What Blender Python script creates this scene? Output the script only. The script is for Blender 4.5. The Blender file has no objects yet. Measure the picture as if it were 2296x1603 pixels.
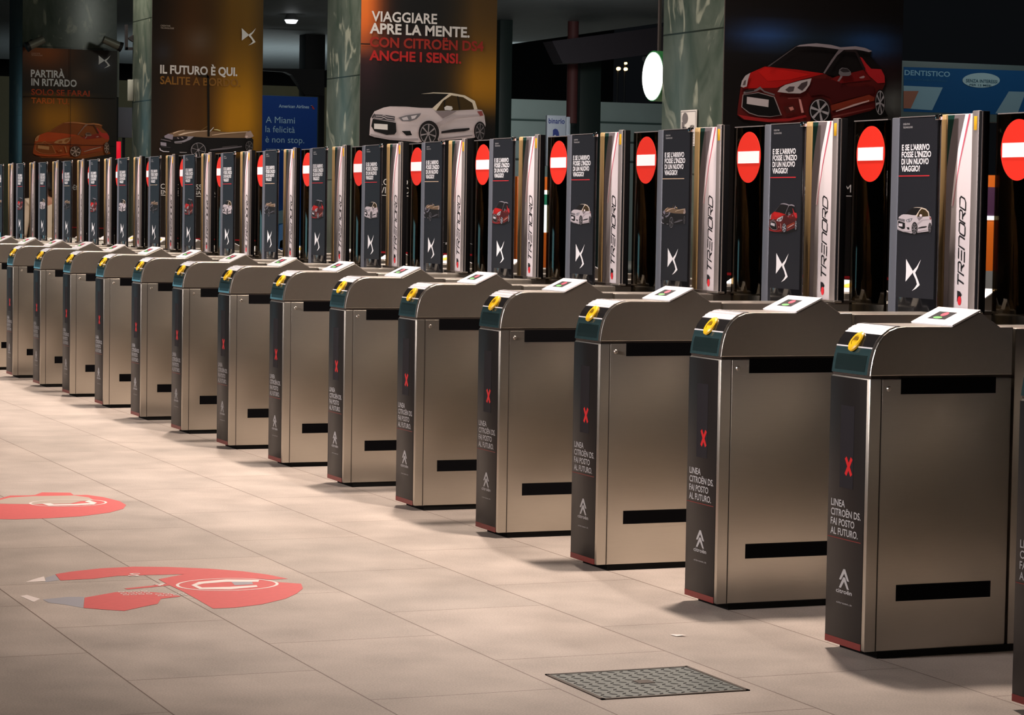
import bpy, bmesh, math, random
from mathutils import Vector, Matrix
random.seed(7)
SC = bpy.context.scene
COL = SC.collection

# ------------------------------------------------------------------ camera
CAM = Vector((6.9819, -4.0768, 1.387))
YAW, PITCH, ROLL, FPX = 1.1808, -0.057, 0.0163, 5779.3
fwd = Vector((-math.sin(YAW)*math.cos(PITCH), math.cos(YAW)*math.cos(PITCH), math.sin(PITCH)))
r0 = Vector((math.cos(YAW), math.sin(YAW), 0)); u0 = r0.cross(fwd)
rgt = r0*math.cos(ROLL)+u0*math.sin(ROLL); upv = -r0*math.sin(ROLL)+u0*math.cos(ROLL)
cd = bpy.data.cameras.new('camera'); cam = bpy.data.objects.new('camera', cd); COL.objects.link(cam)
cd.sensor_width = 36; cd.sensor_fit = 'HORIZONTAL'; cd.lens = FPX*36/2296; cd.clip_end = 400
M = Matrix((rgt, upv, -fwd)).transposed().to_4x4(); M.translation = CAM
cam.matrix_world = M
SC.camera = cam

# ------------------------------------------------------------------ world, light, exposure
w = bpy.data.worlds.new('World'); SC.world = w; w.use_nodes = True
w.node_tree.nodes['Background'].inputs[0].default_value = (0.75, 0.85, 1, 1)
w.node_tree.nodes['Background'].inputs[1].default_value = 0.004
SC.view_settings.view_transform = 'Standard'; SC.view_settings.look = 'None'
SC.view_settings.exposure = 0.0; SC.view_settings.gamma = 1
SC.view_settings.use_curve_mapping = False
def area(name, loc, tgt, sx, sy, power, col, spread=180):
    l = bpy.data.lights.new(name, 'AREA'); l.shape = 'RECTANGLE'; l.size = sx; l.size_y = sy
    l.energy = power; l.color = col; l.spread = math.radians(spread)
    o = bpy.data.objects.new(name, l); COL.objects.link(o); o.location = loc
    d = Vector(tgt)-Vector(loc); o.rotation_euler = d.to_track_quat('-Z', 'Y').to_euler()
    return o
WARM = (1, .82, .70)
# row of ceiling lamps over the gates
for i in range(6):
    x = -1.9-4.1*i
    area('hall_lamp', (x, .7, 4.7), (x, .7, 0), .45, .2, 165, WARM, 125)
    area('hall_lamp', (x-2.0, 3.1, 4.7), (x-2.0, 3.1, 0), .5, .3, 70, WARM, 150)
# unseen fill lights added in front of the gates to brighten the sign panels
for i in range(5):
    x = 0-4.5*i
    area('concourse_fill', (x-.8, -8.0, 3.3), (x-.8, 1.0, 1.5), 1.2, .5, 52, (1, .90, .88), 42)
area('cyan_fill', (-55, -11, 1.9), (0, -6, 1.0), 8, 3.2, 48, (.35, .82, 1), 160)  # unseen cyan panel added so the far gates reflect teal
# fill lights added behind the gates for the posters and columns
for x in (-13, -27, -41):
    area('platform_fill', (x+4, 7.5, 5.3), (x, 5.0, 1.5), 1.0, .6, 45, (.95, 1, .88), 150)
area('track_fill', (-53, 18, 5.2), (-60, 25, 3), 3, 1, 560, (.92, 1, .97), 170)  # fill added to brighten the pale back wall
area('canopy_fill', (-58, 15.5, .8), (-60, 16, 5.5), 5, 5, 260, (.9, 1, 1), 170)  # fill added below the ceiling to lift it out of the dark
area('platform_fill', (-36, 15, 4.6), (-40, 16.2, 2.8), .8, .3, 30, (.95, 1, 1), 120)  # fill added to brighten the platform number sign
area('platform_fill', (-22.5, 16.4, 4.2), (-26, 17.2, 1.3), .6, .3, 60, (1, .95, .85), 100)  # fill added to brighten the orange ticket machine
area('platform_fill', (-34, 14, 4.4), (-38, 15, 1.2), .6, .3, 40, (1, .95, .85), 100)  # fill added for the machine with the lit screen
area('billboard_fill', (-17.5, 13.5, 5.2), (-20, 13.2, 2.8), 2, .3, 16, (.9, 1, 1), 150)  # fill added to brighten the dental billboard
area('billboard_fill', (-32.5, 9, 5.2), (-35, 9, 2.2), 2, .3, 14, (.9, 1, 1), 150)  # fill added to brighten the airline billboard

# ------------------------------------------------------------------ helpers
def lin(c):
    return tuple(((v/255)/12.92 if v/255 <= .04045 else ((v/255+.055)/1.055)**2.4) for v in c)
def newmat(name):
    m = bpy.data.materials.new(name); m.use_nodes = True
    return m, m.node_tree, m.node_tree.nodes['Principled BSDF']
def mat(name, col, rough=.5, metal=0, spec=.5, emit=None, es=1, bump=0, bscale=200, stretch=(1, 1, 1), var=0, coat=0):
    m, nt, b = newmat(name)
    b.inputs['Base Color'].default_value = (*col, 1); b.inputs['Roughness'].default_value = rough
    b.inputs['Metallic'].default_value = metal; b.inputs['Specular IOR Level'].default_value = spec
    b.inputs['Coat Weight'].default_value = coat
    if emit: b.inputs['Emission Color'].default_value = (*emit, 1); b.inputs['Emission Strength'].default_value = es
    if bump or var:
        tc = nt.nodes.new('ShaderNodeTexCoord'); mp = nt.nodes.new('ShaderNodeMapping')
        mp.inputs['Scale'].default_value = stretch
        no = nt.nodes.new('ShaderNodeTexNoise'); no.inputs['Scale'].default_value = bscale; no.inputs['Detail'].default_value = 4
        nt.links.new(tc.outputs['Object'], mp.inputs[0]); nt.links.new(mp.outputs[0], no.inputs['Vector'])
        if bump:
            bp = nt.nodes.new('ShaderNodeBump'); bp.inputs['Strength'].default_value = bump; bp.inputs['Distance'].default_value = .002
            nt.links.new(no.outputs[0], bp.inputs['Height']); nt.links.new(bp.outputs[0], b.inputs['Normal'])
        if var:
            mr = nt.nodes.new('ShaderNodeMapRange'); mr.inputs[3].default_value = 1-var; mr.inputs[4].default_value = 1+var
            mx = nt.nodes.new('ShaderNodeMix'); mx.data_type = 'RGBA'; mx.blend_type = 'MULTIPLY'; mx.inputs[0].default_value = 1
            mx.inputs[6].default_value = (*col, 1)
            nt.links.new(no.outputs[0], mr.inputs[0]); nt.links.new(mr.outputs[0], mx.inputs[7])
            nt.links.new(mx.outputs[2], b.inputs['Base Color'])
    return m
STEEL = mat('brushed_steel', (.53, .495, .435), .34, 1, bump=.12, bscale=30, stretch=(40, .6, 40), var=.06)
def brushed(m, an, rot):
    nt = m.node_tree; b = nt.nodes['Principled BSDF']; tg = nt.nodes.new('ShaderNodeTangent'); tg.direction_type = 'RADIAL'; tg.axis = 'Z'
    nt.links.new(tg.outputs[0], b.inputs['Tangent']); b.inputs['Anisotropic'].default_value = an; b.inputs['Anisotropic Rotation'].default_value = rot
brushed(STEEL, .6, 0)
STEELV = mat('steel_edge', (.72, .68, .64), .28, 1)
LIDM = mat('lid_steel', (.45, .425, .385), .34, 1, bump=.05, bscale=60, var=.04)
BLACK = mat('black_rubber', (.003, .003, .004), .9, 0, .08)
SEAM = mat('seam_dark', (.02, .012, .008), .7)
PLINTH = mat('plinth_black', (.004, .004, .004), .8, 0, .2)
FILM = mat('black_film', lin((30, 31, 36)), .4, 0, .25)
PANELB = mat('front_panel_black', lin((30, 27, 26)), .38, 0, .22)
REDST = mat('dark_red_band', lin((110, 28, 26)), .4)
WHITE = mat('white_print', (.72, .72, .74), .5)
GREYP = mat('grey_print', (.34, .335, .34), .5)
REDP = mat('red_print', lin((200, 35, 45)), .5)
BEIGEP = mat('beige_print', lin((190, 165, 140)), .5)
SIGNR = mat('sign_red', lin((214, 42, 26)), .4)
SIGNW = mat('sign_white', (.9, .9, .92), .4)
YELLOW = mat('slot_yellow', lin((226, 180, 30)), .35)
OLIVE = mat('slot_opening', lin((120, 92, 10)), .4)
TEAL = mat('teal_insert', lin((46, 66, 68)), .16, 0, .8, coat=.6)
TEALD = mat('teal_label', lin((24, 38, 38)), .3)
GLOSSD = mat('gloss_dark', lin((58, 56, 56)), .12, .6, .8, coat=.7)
READW = mat('reader_white', (.88, .88, .92), .18, coat=.6)
RIDGE = mat('ridge_glare_white', (.93, .93, .97), .12, .3, coat=.5)  # base whitened to imitate glare along stepped plate edges
SCRD = mat('screen_dark', (.012, .011, .014), .6, 0, .15)
SCRR = mat('screen_red', (.3, .01, .03), .4, emit=lin((255, 40, 80)), es=.9)
SCRG = mat('screen_green', (.05, .3, .05), .4, emit=lin((110, 190, 90)), es=.7)
LEDR = mat('led_red', (.2, 0, 0), .4, emit=lin((200, 10, 26)), es=.5)
TAN = mat('tan_anodised', lin((190, 160, 112)), .4, .2, bump=.04)
GREENP = mat('dark_green_print', lin((8, 52, 42)), .4)
BANDG = mat('grey_band_print', lin((150, 138, 140)), .38, .5)
SIGNP = mat('sign_panel_metal', lin((222, 212, 214)), .38, .2, bump=.03, bscale=20, stretch=(1, 1, 8))
PINKW = mat('pinkish_white_line', lin((250, 235, 238)), .4)
PINKR = mat('pinkish_red_line', lin((205, 90, 110)), .4)
GREYM = mat('grey_anodised', lin((168, 160, 158)), .4, .7, bump=.03)
EDGEB = mat('flap_edge_blue_grey', lin((112, 116, 126)), .35, .5)
CLIPM = mat('chrome_clip', (.8, .8, .8), .15, 1)
LETT = mat('black_lettering', (.01, .01, .012), .4)
YSTK = mat('yellow_sticker', lin((215, 165, 30)), .4)

def glassmat():
    m, nt, b = newmat('smoked_glass'); nt.nodes.remove(b)
    out = nt.nodes['Material Output']
    tr = nt.nodes.new('ShaderNodeBsdfTransparent'); tr.inputs[0].default_value = (.20, .17, .12, 1)
    gl = nt.nodes.new('ShaderNodeBsdfGlossy'); gl.inputs['Roughness'].default_value = .04; gl.inputs[0].default_value = (.9, .85, .75, 1)
    fr = nt.nodes.new('ShaderNodeFresnel'); fr.inputs[0].default_value = 1.35
    mx = nt.nodes.new('ShaderNodeMixShader')
    nt.links.new(fr.outputs[0], mx.inputs[0]); nt.links.new(tr.outputs[0], mx.inputs[1]); nt.links.new(gl.outputs[0], mx.inputs[2])
    nt.links.new(mx.outputs[0], out.inputs[0]); return m
GLASS = glassmat()
def attrmat(name, rough=.35, spec=.4):
    m, nt, b = newmat(name)
    a = nt.nodes.new('ShaderNodeAttribute'); a.attribute_name = 'print'
    nt.links.new(a.outputs['Color'], b.inputs['Base Color'])
    b.inputs['Roughness'].default_value = rough; b.inputs['Specular IOR Level'].default_value = spec
    return m
PRINT = attrmat('colour_print', .5, .3)

class MB:
    def __init__(s): s.v = []; s.f = []; s.m = []; s.sm = []; s.c = []; s.mats = []
    def mi(s, m):
        if m not in s.mats: s.mats.append(m)
        return s.mats.index(m)
    def add(s, vs, fs, m, smooth=False, col=None):
        n = len(s.v); s.v += [tuple(v) for v in vs]; k = s.mi(m)
        for f in fs: s.f.append([n+i for i in f]); s.m.append(k); s.sm.append(smooth); s.c.append(col)
        return s
    def box(s, x0, x1, y0, y1, z0, z1, m, bev=0, seg=2):
        bm = bmesh.new(); bmesh.ops.create_cube(bm, size=1)
        for v in bm.verts:
            v.co = ((x0+x1)/2+v.co.x*(x1-x0), (y0+y1)/2+v.co.y*(y1-y0), (z0+z1)/2+v.co.z*(z1-z0))
        if bev: bmesh.ops.bevel(bm, geom=bm.edges[:], offset=bev, segments=seg, affect='EDGES', profile=.5)
        bm.verts.index_update()
        s.add([v.co[:] for v in bm.verts], [[v.index for v in f.verts] for f in bm.faces], m, bool(bev)); bm.free()
        return s
    def prof(s, pts, x0, x1, m, bev=0):          # (y,z) outline swept along x
        bm = bmesh.new(); a = [bm.verts.new((x0, p[0], p[1])) for p in pts]; b = [bm.verts.new((x1, p[0], p[1])) for p in pts]
        bm.faces.new(a); bm.faces.new(b[::-1]); n = len(pts)
        for i in range(n): bm.faces.new((a[i], b[i], b[(i+1) % n], a[(i+1) % n]))
        bmesh.ops.recalc_face_normals(bm, faces=bm.faces[:])
        if bev:
            es = [e for e in bm.edges if abs(e.verts[0].co.x-e.verts[1].co.x) < 1e-6]
            bmesh.ops.bevel(bm, geom=es, offset=bev, segments=2, affect='EDGES', profile=.5)
        bm.verts.index_update()
        s.add([v.co[:] for v in bm.verts], [[v.index for v in f.verts] for f in bm.faces], m, False); bm.free()
        return s
    def cyl(s, a, b, ra, rb, m, n=20, cap=True):
        a = Vector(a); b = Vector(b); d = (b-a).normalized(); t = Vector((0, 0, 1)) if abs(d.z) < .9 else Vector((1, 0, 0))
        p = d.cross(t).normalized(); q = d.cross(p); vs = []
        for c, rr in ((a, ra), (b, rb)):
            for i in range(n):
                t = 2*math.pi*i/n; vs.append(c+p*rr*math.cos(t)+q*rr*math.sin(t))
        s.add(vs, [(i, (i+1) % n, n+(i+1) % n, n+i) for i in range(n)], m, True)
        if cap: s.add(vs, [tuple(range(n))[::-1], tuple(range(n, 2*n))], m)
        return s
    def build(s, name, parent=None, loc=(0, 0, 0)):
        me = bpy.data.meshes.new(name); me.from_pydata(s.v, [], s.f)
        for m in s.mats: me.materials.append(m)
        me.polygons.foreach_set('material_index', s.m); me.polygons.foreach_set('use_smooth', s.sm)
        if any(c is not None for c in s.c):
            at = me.color_attributes.new('print', 'FLOAT_COLOR', 'CORNER'); i = 0
            for p, c in zip(me.polygons, s.c):
                for k, li in enumerate(p.loop_indices):
                    cc = c if c is not None else (.5, .5, .5)
                    if isinstance(cc, list): cc = cc[k]
                    at.data[li].color = (*cc, 1)
        me.validate(); me.update()
        if any(s.sm):
            try: me.set_sharp_from_angle(angle=math.radians(40))
            except Exception: pass
        o = bpy.data.objects.new(name, me); COL.objects.link(o); o.location = loc
        if parent: o.parent = parent
        return o
def thing(name, label, cat, loc=(0, 0, 0), rz=0, group=None):
    o = bpy.data.objects.new(name, None); COL.objects.link(o); o.location = loc; o.rotation_euler = (0, 0, rz)
    o.empty_display_size = .1
    o['label'] = label; o['category'] = cat
    if group: o['group'] = group
    return o
def tag(o, label, cat, group=None):
    o['label'] = label; o['category'] = cat
    if group: o['group'] = group
    return o
def struct(o): o['kind'] = 'structure'; return o

_tc = {}
def textgeo(body, offset=0.0, spacing=1.0):
    k = (body, offset, spacing)
    if k in _tc: return _tc[k]
    c = bpy.data.curves.new('t', 'FONT'); c.body = body; c.size = 1; c.offset = offset; c.resolution_u = 3; c.space_character = spacing
    o = bpy.data.objects.new('t', c); COL.objects.link(o); bpy.context.view_layer.update()
    me = bpy.data.meshes.new_from_object(o.evaluated_get(bpy.context.evaluated_depsgraph_get()))
    vs = [(v.co.x, v.co.y) for v in me.vertices]; fs = [tuple(p.vertices) for p in me.polygons]
    bpy.data.objects.remove(o); bpy.data.curves.remove(c); bpy.data.meshes.remove(me)
    _tc[k] = (vs, fs); return _tc[k]
CAPH = max(v[1] for v in textgeo('H')[0])
def text2d(body, x, y, cap, width=None, bold=.02, shear=0, rot=0):
    """flat lettering geometry, baseline start (x,y), cap height cap, total width width"""
    vs, fs = textgeo(body, bold)
    sy = cap/CAPH; x0 = min(v[0] for v in vs); x1 = max(v[0] for v in vs)
    sx = width/(x1-x0) if width else sy
    out = []
    for a, b in vs:
        p, q = (a-x0)*sx+shear*b*sy, b*sy
        if rot: p, q = -q, p
        out.append((x+p, y+q))
    return out, fs
def dslogo():
    P1 = [(0, 1), (.52, .60), (0, .28), (.02, .62)]
    P2 = [(.50, .60), (1, 1), (.62, .56), (.97, .22), (.45, 0), (.76, .26), (.55, .50)]
    P2 = [(.50, .64), (.72, .76), (1, 1), (.80, .72), (.64, .58), (.80, .40), (.97, .20), (.72, .08), (.45, 0), (.66, .12), (.78, .22), (.68, .38), (.50, .54)]
    return [P1, P2]
def rot2(pts, c, a):
    ca, sa = math.cos(a), math.sin(a)
    return [(c[0]+(p[0]-c[0])*ca-(p[1]-c[1])*sa, c[1]+(p[0]-c[0])*sa+(p[1]-c[1])*ca) for p in pts]
def ell(cx, cy, rx, ry, n=28, a0=0, a1=2*math.pi):
    return [(cx+rx*math.cos(a0+(a1-a0)*i/n), cy+ry*math.sin(a0+(a1-a0)*i/n)) for i in range(n)]
def wheel(cx, cy, rx, ry, rim, nsp=5, w=.16, dark=(8, 8, 9), ph=.3):
    out = [(ell(cx, cy, rx*1.12, ry*1.1), dark), (ell(cx, cy, rx, ry), rim), (ell(cx, cy, rx*.92, ry*.92), (22, 22, 24))]
    for i in range(nsp):
        a = ph+2*math.pi*i/nsp
        d = (math.cos(a), math.sin(a)); n = (-d[1], d[0])
        out.append(([(cx+rx*(d[0]*s_+n[0]*t_), cy+ry*(d[1]*s_+n[1]*t_)) for s_, t_ in ((.08, -w*.5), (.93, -w), (.93, w), (.08, w*.5))], rim))
    out.append((ell(cx, cy, rx*.18, ry*.18, 12), rim)); return out
# ---- printed cars: flat polygons in print coordinates, first = lowest layer (y down)
def car_red(tint=None):
    L = [([(200, 860), (1250, 780), (1290, 860), (900, 940), (300, 925)], (6, 6, 7)),
     ([(400, 495), (500, 410), (610, 338), (700, 325), (800, 328), (930, 358), (1040, 350), (1170, 378), (1160, 420), (1245, 512), (1110, 520), (915, 565), (820, 550), (620, 520)], (13, 10, 12)),
     ([(175, 850), (180, 790), (200, 650), (215, 590), (270, 540), (310, 522), (380, 492), (620, 515), (820, 545), (880, 575), (915, 562), (1110, 515), (1130, 500), (1165, 508), (1240, 512), (1265, 560), (1270, 620), (1245, 670), (1205, 690), (1195, 800), (1160, 820), (870, 892), (860, 760), (800, 728), (740, 745), (715, 900), (600, 912), (400, 905), (220, 885)], (74, 16, 15)),
     ([(215, 590), (270, 540), (310, 522), (380, 492), (620, 515), (820, 545), (760, 560), (640, 592), (520, 628), (470, 650), (350, 652), (222, 655)], (148, 16, 16)),
     ([(330, 530), (385, 500), (600, 530), (720, 552), (560, 590), (400, 600)], (168, 20, 18)),
     ([(1083, 420), (1100, 428), (1130, 470), (1165, 508), (1240, 512), (1265, 560), (1268, 612), (1215, 616), (1150, 560), (1125, 530)], (158, 28, 34)),
     ([(915, 565), (1110, 518), (1130, 535), (1165, 590), (1010, 608), (880, 625), (840, 600)], (98, 15, 17)),
     ([(740, 580), (880, 590), (1000, 640), (1185, 640), (1190, 690), (1000, 730), (880, 770), (860, 720), (800, 700), (720, 710), (690, 660)], (60, 11, 13)),
     ([(868, 778), (1150, 700), (1190, 720), (1190, 745), (1000, 790), (875, 820)], (112, 42, 26)),
     ([(215, 700), (330, 682), (452, 715), (505, 852), (420, 866), (330, 860), (262, 838), (205, 792)], (130, 120, 122)),
     ([(220, 704), (330, 688), (446, 720), (496, 850), (420, 860), (330, 853), (266, 832), (212, 790)], (9, 9, 11)),
     ([(247, 715), (408, 738), (405, 793), (245, 768)], (165, 160, 165)),
     ([(222, 680), (310, 662), (345, 640), (375, 672), (452, 696), (450, 708), (376, 684), (345, 660), (318, 676), (222, 696)], (95, 90, 94)),
     ([(230, 672), (250, 664), (300, 664), (300, 672), (235, 682)], (30, 26, 28)),
     ([(472, 680), (495, 650), (530, 628), (640, 597), (725, 580), (712, 625), (680, 672), (640, 692), (560, 690)], (160, 155, 160)),
     ([(530, 665), (560, 640), (600, 640), (590, 675), (555, 682)], (70, 62, 66)),
     ([(620, 650), (650, 615), (695, 600), (690, 630), (655, 668)], (60, 52, 55)),
     ([(200, 640), (210, 598), (235, 560), (272, 538), (255, 590), (245, 640), (220, 648)], (150, 145, 150)),
     ([(215, 630), (225, 600), (240, 590), (235, 630)], (80, 70, 72)),
     ([(608, 345), (640, 332), (700, 324), (760, 320), (870, 332), (940, 350), (1050, 342), (1120, 354), (1173, 378), (1150, 386), (1110, 376), (1050, 366), (965, 368), (930, 366), (800, 348), (700, 342)], (128, 122, 130)),
     ([(930, 362), (968, 366), (915, 410), (880, 460), (822, 545), (812, 538), (870, 445)], (98, 92, 98)),
     ([(968, 368), (1050, 366), (1062, 380), (1125, 512), (1108, 516), (1045, 385), (975, 380)], (30, 22, 24)),
     ([(400, 490), (610, 342), (614, 346), (412, 492)], (70, 66, 70)),
     ([(925, 545), (930, 515), (950, 500), (990, 505), (1015, 530), (1018, 552), (1000, 562), (940, 562)], (95, 92, 98)),
     ([(935, 520), (955, 505), (990, 510), (1010, 530), (960, 535)], (40, 36, 40)),
     ([(915, 600), (940, 562), (955, 565), (930, 602)], (120, 110, 115)),
     ([(1078, 572), (1110, 560), (1120, 568), (1110, 578), (1085, 580)], (140, 120, 125)),
     ([(905, 820), (1040, 770), (1152, 740), (1150, 750), (1040, 785), (905, 828)], (175, 150, 150)),
     ([(880, 858), (1180, 795), (1180, 800), (880, 872)], (100, 45, 42)),
     ([(515, 790), (590, 775), (610, 800), (600, 830), (540, 838)], (60, 18, 16)),
     ([(555, 795), (585, 788), (595, 810), (570, 820)], (170, 110, 105)),
     ([(628, 730), (645, 735), (668, 832), (650, 836)], (185, 130, 128)),
     ([(180, 848), (300, 868), (420, 882), (560, 876), (680, 850), (690, 866), (560, 896), (400, 902), (230, 884)], (128, 26, 28)),
     ([(550, 725), (640, 722), (640, 727), (550, 731)], (110, 60, 60))]
    L += wheel(785, 818, 72, 84, (150, 150, 158), 6, .13)
    L += wheel(1232, 760, 34, 90, (135, 135, 142), 7, .12)
    L += [([(868, 778), (850, 742), (800, 716), (755, 720), (720, 748), (726, 760), (760, 735), (800, 730), (840, 752), (858, 790)], (40, 10, 10))]
    if tint: L = [(p, tint(c, p)) for p, c in L]
    return L, (175, 320, 1290, 940)
def car_white():
    L = [([(800, 880), (1500, 850), (1500, 900), (1100, 935), (850, 905)], (5, 5, 6)),
     ([(768, 868), (772, 800), (775, 760), (800, 715), (860, 690), (900, 683), (1000, 684), (1100, 692), (1175, 693), (1200, 708), (1440, 700), (1490, 706), (1506, 740), (1514, 800), (1508, 845), (1440, 885), (1210, 905), (1205, 890), (1080, 915), (1000, 905), (900, 898), (800, 880)], (172, 164, 168)),
     ([(940, 683), (975, 660), (1030, 628), (1100, 602), (1180, 597), (1280, 600), (1235, 640), (1175, 694), (1000, 684)], (12, 9, 10)),
     ([(1195, 711), (1240, 648), (1295, 612), (1370, 624), (1428, 658), (1442, 702), (1300, 710)], (52, 38, 12)),
     ([(1100, 603), (1180, 593), (1290, 596), (1380, 612), (1445, 648), (1462, 700), (1440, 702), (1428, 660), (1370, 624), (1295, 612), (1240, 648), (1196, 712), (1172, 694), (1232, 640), (1278, 603), (1180, 599)], (190, 176, 160)),
     ([(1247, 640), (1256, 640), (1250, 700), (1243, 702)], (20, 14, 8)),
     ([(1330, 616), (1338, 618), (1352, 704), (1344, 706)], (24, 18, 8)),
     ([(1190, 715), (1330, 712), (1290, 735), (1240, 760), (1225, 745)], (112, 104, 108)),
     ([(1248, 690), (1265, 678), (1298, 683), (1303, 700), (1290, 708), (1252, 706)], (200, 188, 190)),
     ([(1195, 790), (1300, 745), (1470, 735), (1480, 742), (1320, 760), (1215, 815)], (150, 142, 146)),
     ([(1460, 715), (1490, 712), (1500, 740), (1480, 745)], (120, 60, 60)),
     ([(805, 735), (870, 738), (932, 748), (930, 778), (870, 770), (798, 760)], (44, 44, 50)),
     ([(808, 742), (850, 744), (862, 734), (876, 746), (930, 756), (930, 760), (876, 752), (862, 741), (850, 750), (808, 748)], (150, 145, 150)),
     ([(802, 754), (846, 758), (862, 748), (880, 762), (930, 770), (930, 774), (880, 768), (862, 756), (846, 764), (802, 760)], (140, 135, 140)),
     ([(790, 762), (860, 775), (938, 788), (942, 845), (930, 862), (880, 866), (800, 842), (780, 810)], (13, 13, 15)),
     ([(798, 793), (885, 798), (885, 834), (798, 827)], (190, 184, 190)),
     ([(955, 755), (1000, 741), (1100, 727), (1092, 742), (1070, 765), (1030, 778), (978, 778)], (92, 92, 98)),
     ([(975, 757), (1010, 748), (1020, 770), (985, 772)], (165, 162, 168)),
     ([(1035, 745), (1075, 738), (1060, 760), (1040, 765)], (175, 172, 178)),
     ([(783, 748), (800, 728), (806, 735), (796, 756), (785, 760)], (60, 58, 62)),
     ([(975, 841), (1030, 840), (1042, 868), (1005, 870)], (14, 14, 16)),
     ([(1230, 843), (1310, 828), (1410, 821), (1412, 832), (1380, 842), (1230, 856)], (22, 19, 22)),
     ([(1215, 888), (1430, 865), (1430, 872), (1215, 898)], (110, 104, 108)),
     ([(775, 858), (860, 880), (980, 890), (1080, 888), (1085, 900), (960, 902), (830, 886), (775, 872)], (128, 122, 126)),
     (ell(1150, 852, 66, 78), (24, 20, 22)), (ell(1478, 842, 38, 62), (24, 20, 22))]
    L += wheel(1146, 858, 52, 64, (120, 116, 120), 7, .09)
    L += wheel(1478, 845, 29, 54, (100, 96, 100), 7, .09)
    return L, (768, 590, 1515, 935)
def car_grey():
    L = [([(165, 1240), (165, 1010), (260, 920), (420, 880), (700, 850), (1120, 840), (1150, 930), (1950, 930), (2015, 1000), (2005, 1200), (1900, 1240), (1100, 1260), (700, 1300), (350, 1260)], (13, 12, 14)),
     ([(250, 925), (330, 882), (520, 826), (640, 808), (960, 818), (1100, 815), (1160, 830), (1500, 852), (1900, 830), (1960, 820), (2020, 930), (1860, 965), (1150, 960), (900, 945), (640, 930), (420, 940), (400, 1000), (260, 960)], (96, 78, 60)),
     ([(250, 925), (330, 882), (430, 905), (415, 1000), (260, 962)], (105, 100, 112)),
     ([(420, 865), (520, 826), (650, 806), (655, 812), (540, 838), (430, 880)], (170, 145, 125)),
     ([(520, 905), (640, 862), (900, 830), (1120, 815), (1120, 826), (900, 845), (700, 880), (560, 915)], (176, 150, 135)),
     ([(640, 930), (840, 935), (760, 1000), (640, 1050), (450, 1060), (450, 1035), (600, 1020), (700, 985)], (108, 106, 116)),
     ([(1190, 905), (1400, 865), (1900, 832), (1900, 850), (1400, 890), (1200, 918)], (150, 132, 112)),
     ([(420, 950), (640, 925), (720, 940), (700, 975), (560, 985), (430, 995)], (22, 18, 22)),
     ([(500, 960), (520, 955), (545, 980), (525, 982)], (130, 120, 125)),
     ([(580, 950), (605, 945), (640, 972), (610, 975)], (120, 112, 116)),
     ([(960, 822), (1100, 728), (1125, 728), (980, 824)], (90, 72, 40)),
     ([(1148, 830), (1222, 752), (1232, 760), (1165, 838)], (205, 195, 205)),
     ([(1235, 795), (1300, 793), (1365, 818), (1360, 828), (1300, 812), (1240, 806)], (200, 170, 120)),
     ([(1840, 955), (1870, 855), (1960, 820), (2022, 930), (1960, 965), (1880, 975)], (128, 112, 106)),
     ([(1850, 935), (1890, 915), (1910, 945), (1870, 965)], (165, 150, 145)),
     ([(175, 1045), (290, 1060), (292, 1130), (178, 1112)], (108, 106, 118)),
     ([(175, 985), (240, 990), (380, 1025), (380, 1040), (250, 1015), (185, 1000)], (75, 70, 75)),
     ([(165, 1155), (180, 1195), (240, 1225), (350, 1232), (345, 1245), (230, 1240), (165, 1210), (155, 1175)], (140, 138, 148)),
     ([(180, 1130), (370, 1150), (380, 1158), (200, 1142)], (60, 58, 64)),
     ([(450, 1060), (600, 1062), (600, 1075), (470, 1078)], (85, 80, 82)),
     ([(550, 1240), (700, 1245), (690, 1262), (560, 1262)], (96, 94, 98)),
     ([(1150, 1195), (1400, 1160), (1790, 1122), (1785, 1145), (1500, 1188), (1155, 1218)], (78, 76, 82)),
     ([(1400, 1140), (1700, 1110), (1700, 1118), (1400, 1150)], (70, 66, 68))]
    L += wheel(925, 1205, 148, 148, (104, 102, 108), 6, .04)
    L += wheel(1932, 1132, 72, 104, (84, 82, 86), 6, .05)
    return L, (155, 725, 2025, 1360)
CARS = [car_white, car_red, car_grey]
def putcar(mb, car, cx, cz, width, height, plane, gain=1.0, layer=.0004, base=0.0):
    """prints a car within width x height, centre (cx,cz) on a plane; plane(u,v,n)->xyz"""
    L, (x0, y0, x1, y1) = car
    for i, (pts, c) in enumerate(L):
        vs = [plane(cx+((p[0]-x0)/(x1-x0)-.5)*width, cz-((p[1]-y0)/(y1-y0)-.5)*height, base+layer*i) for p in pts]
        col = tuple(min(.9, v*gain) for v in lin(c))
        mb.add(vs, [tuple(range(len(vs)))], PRINT, col=col)

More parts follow.
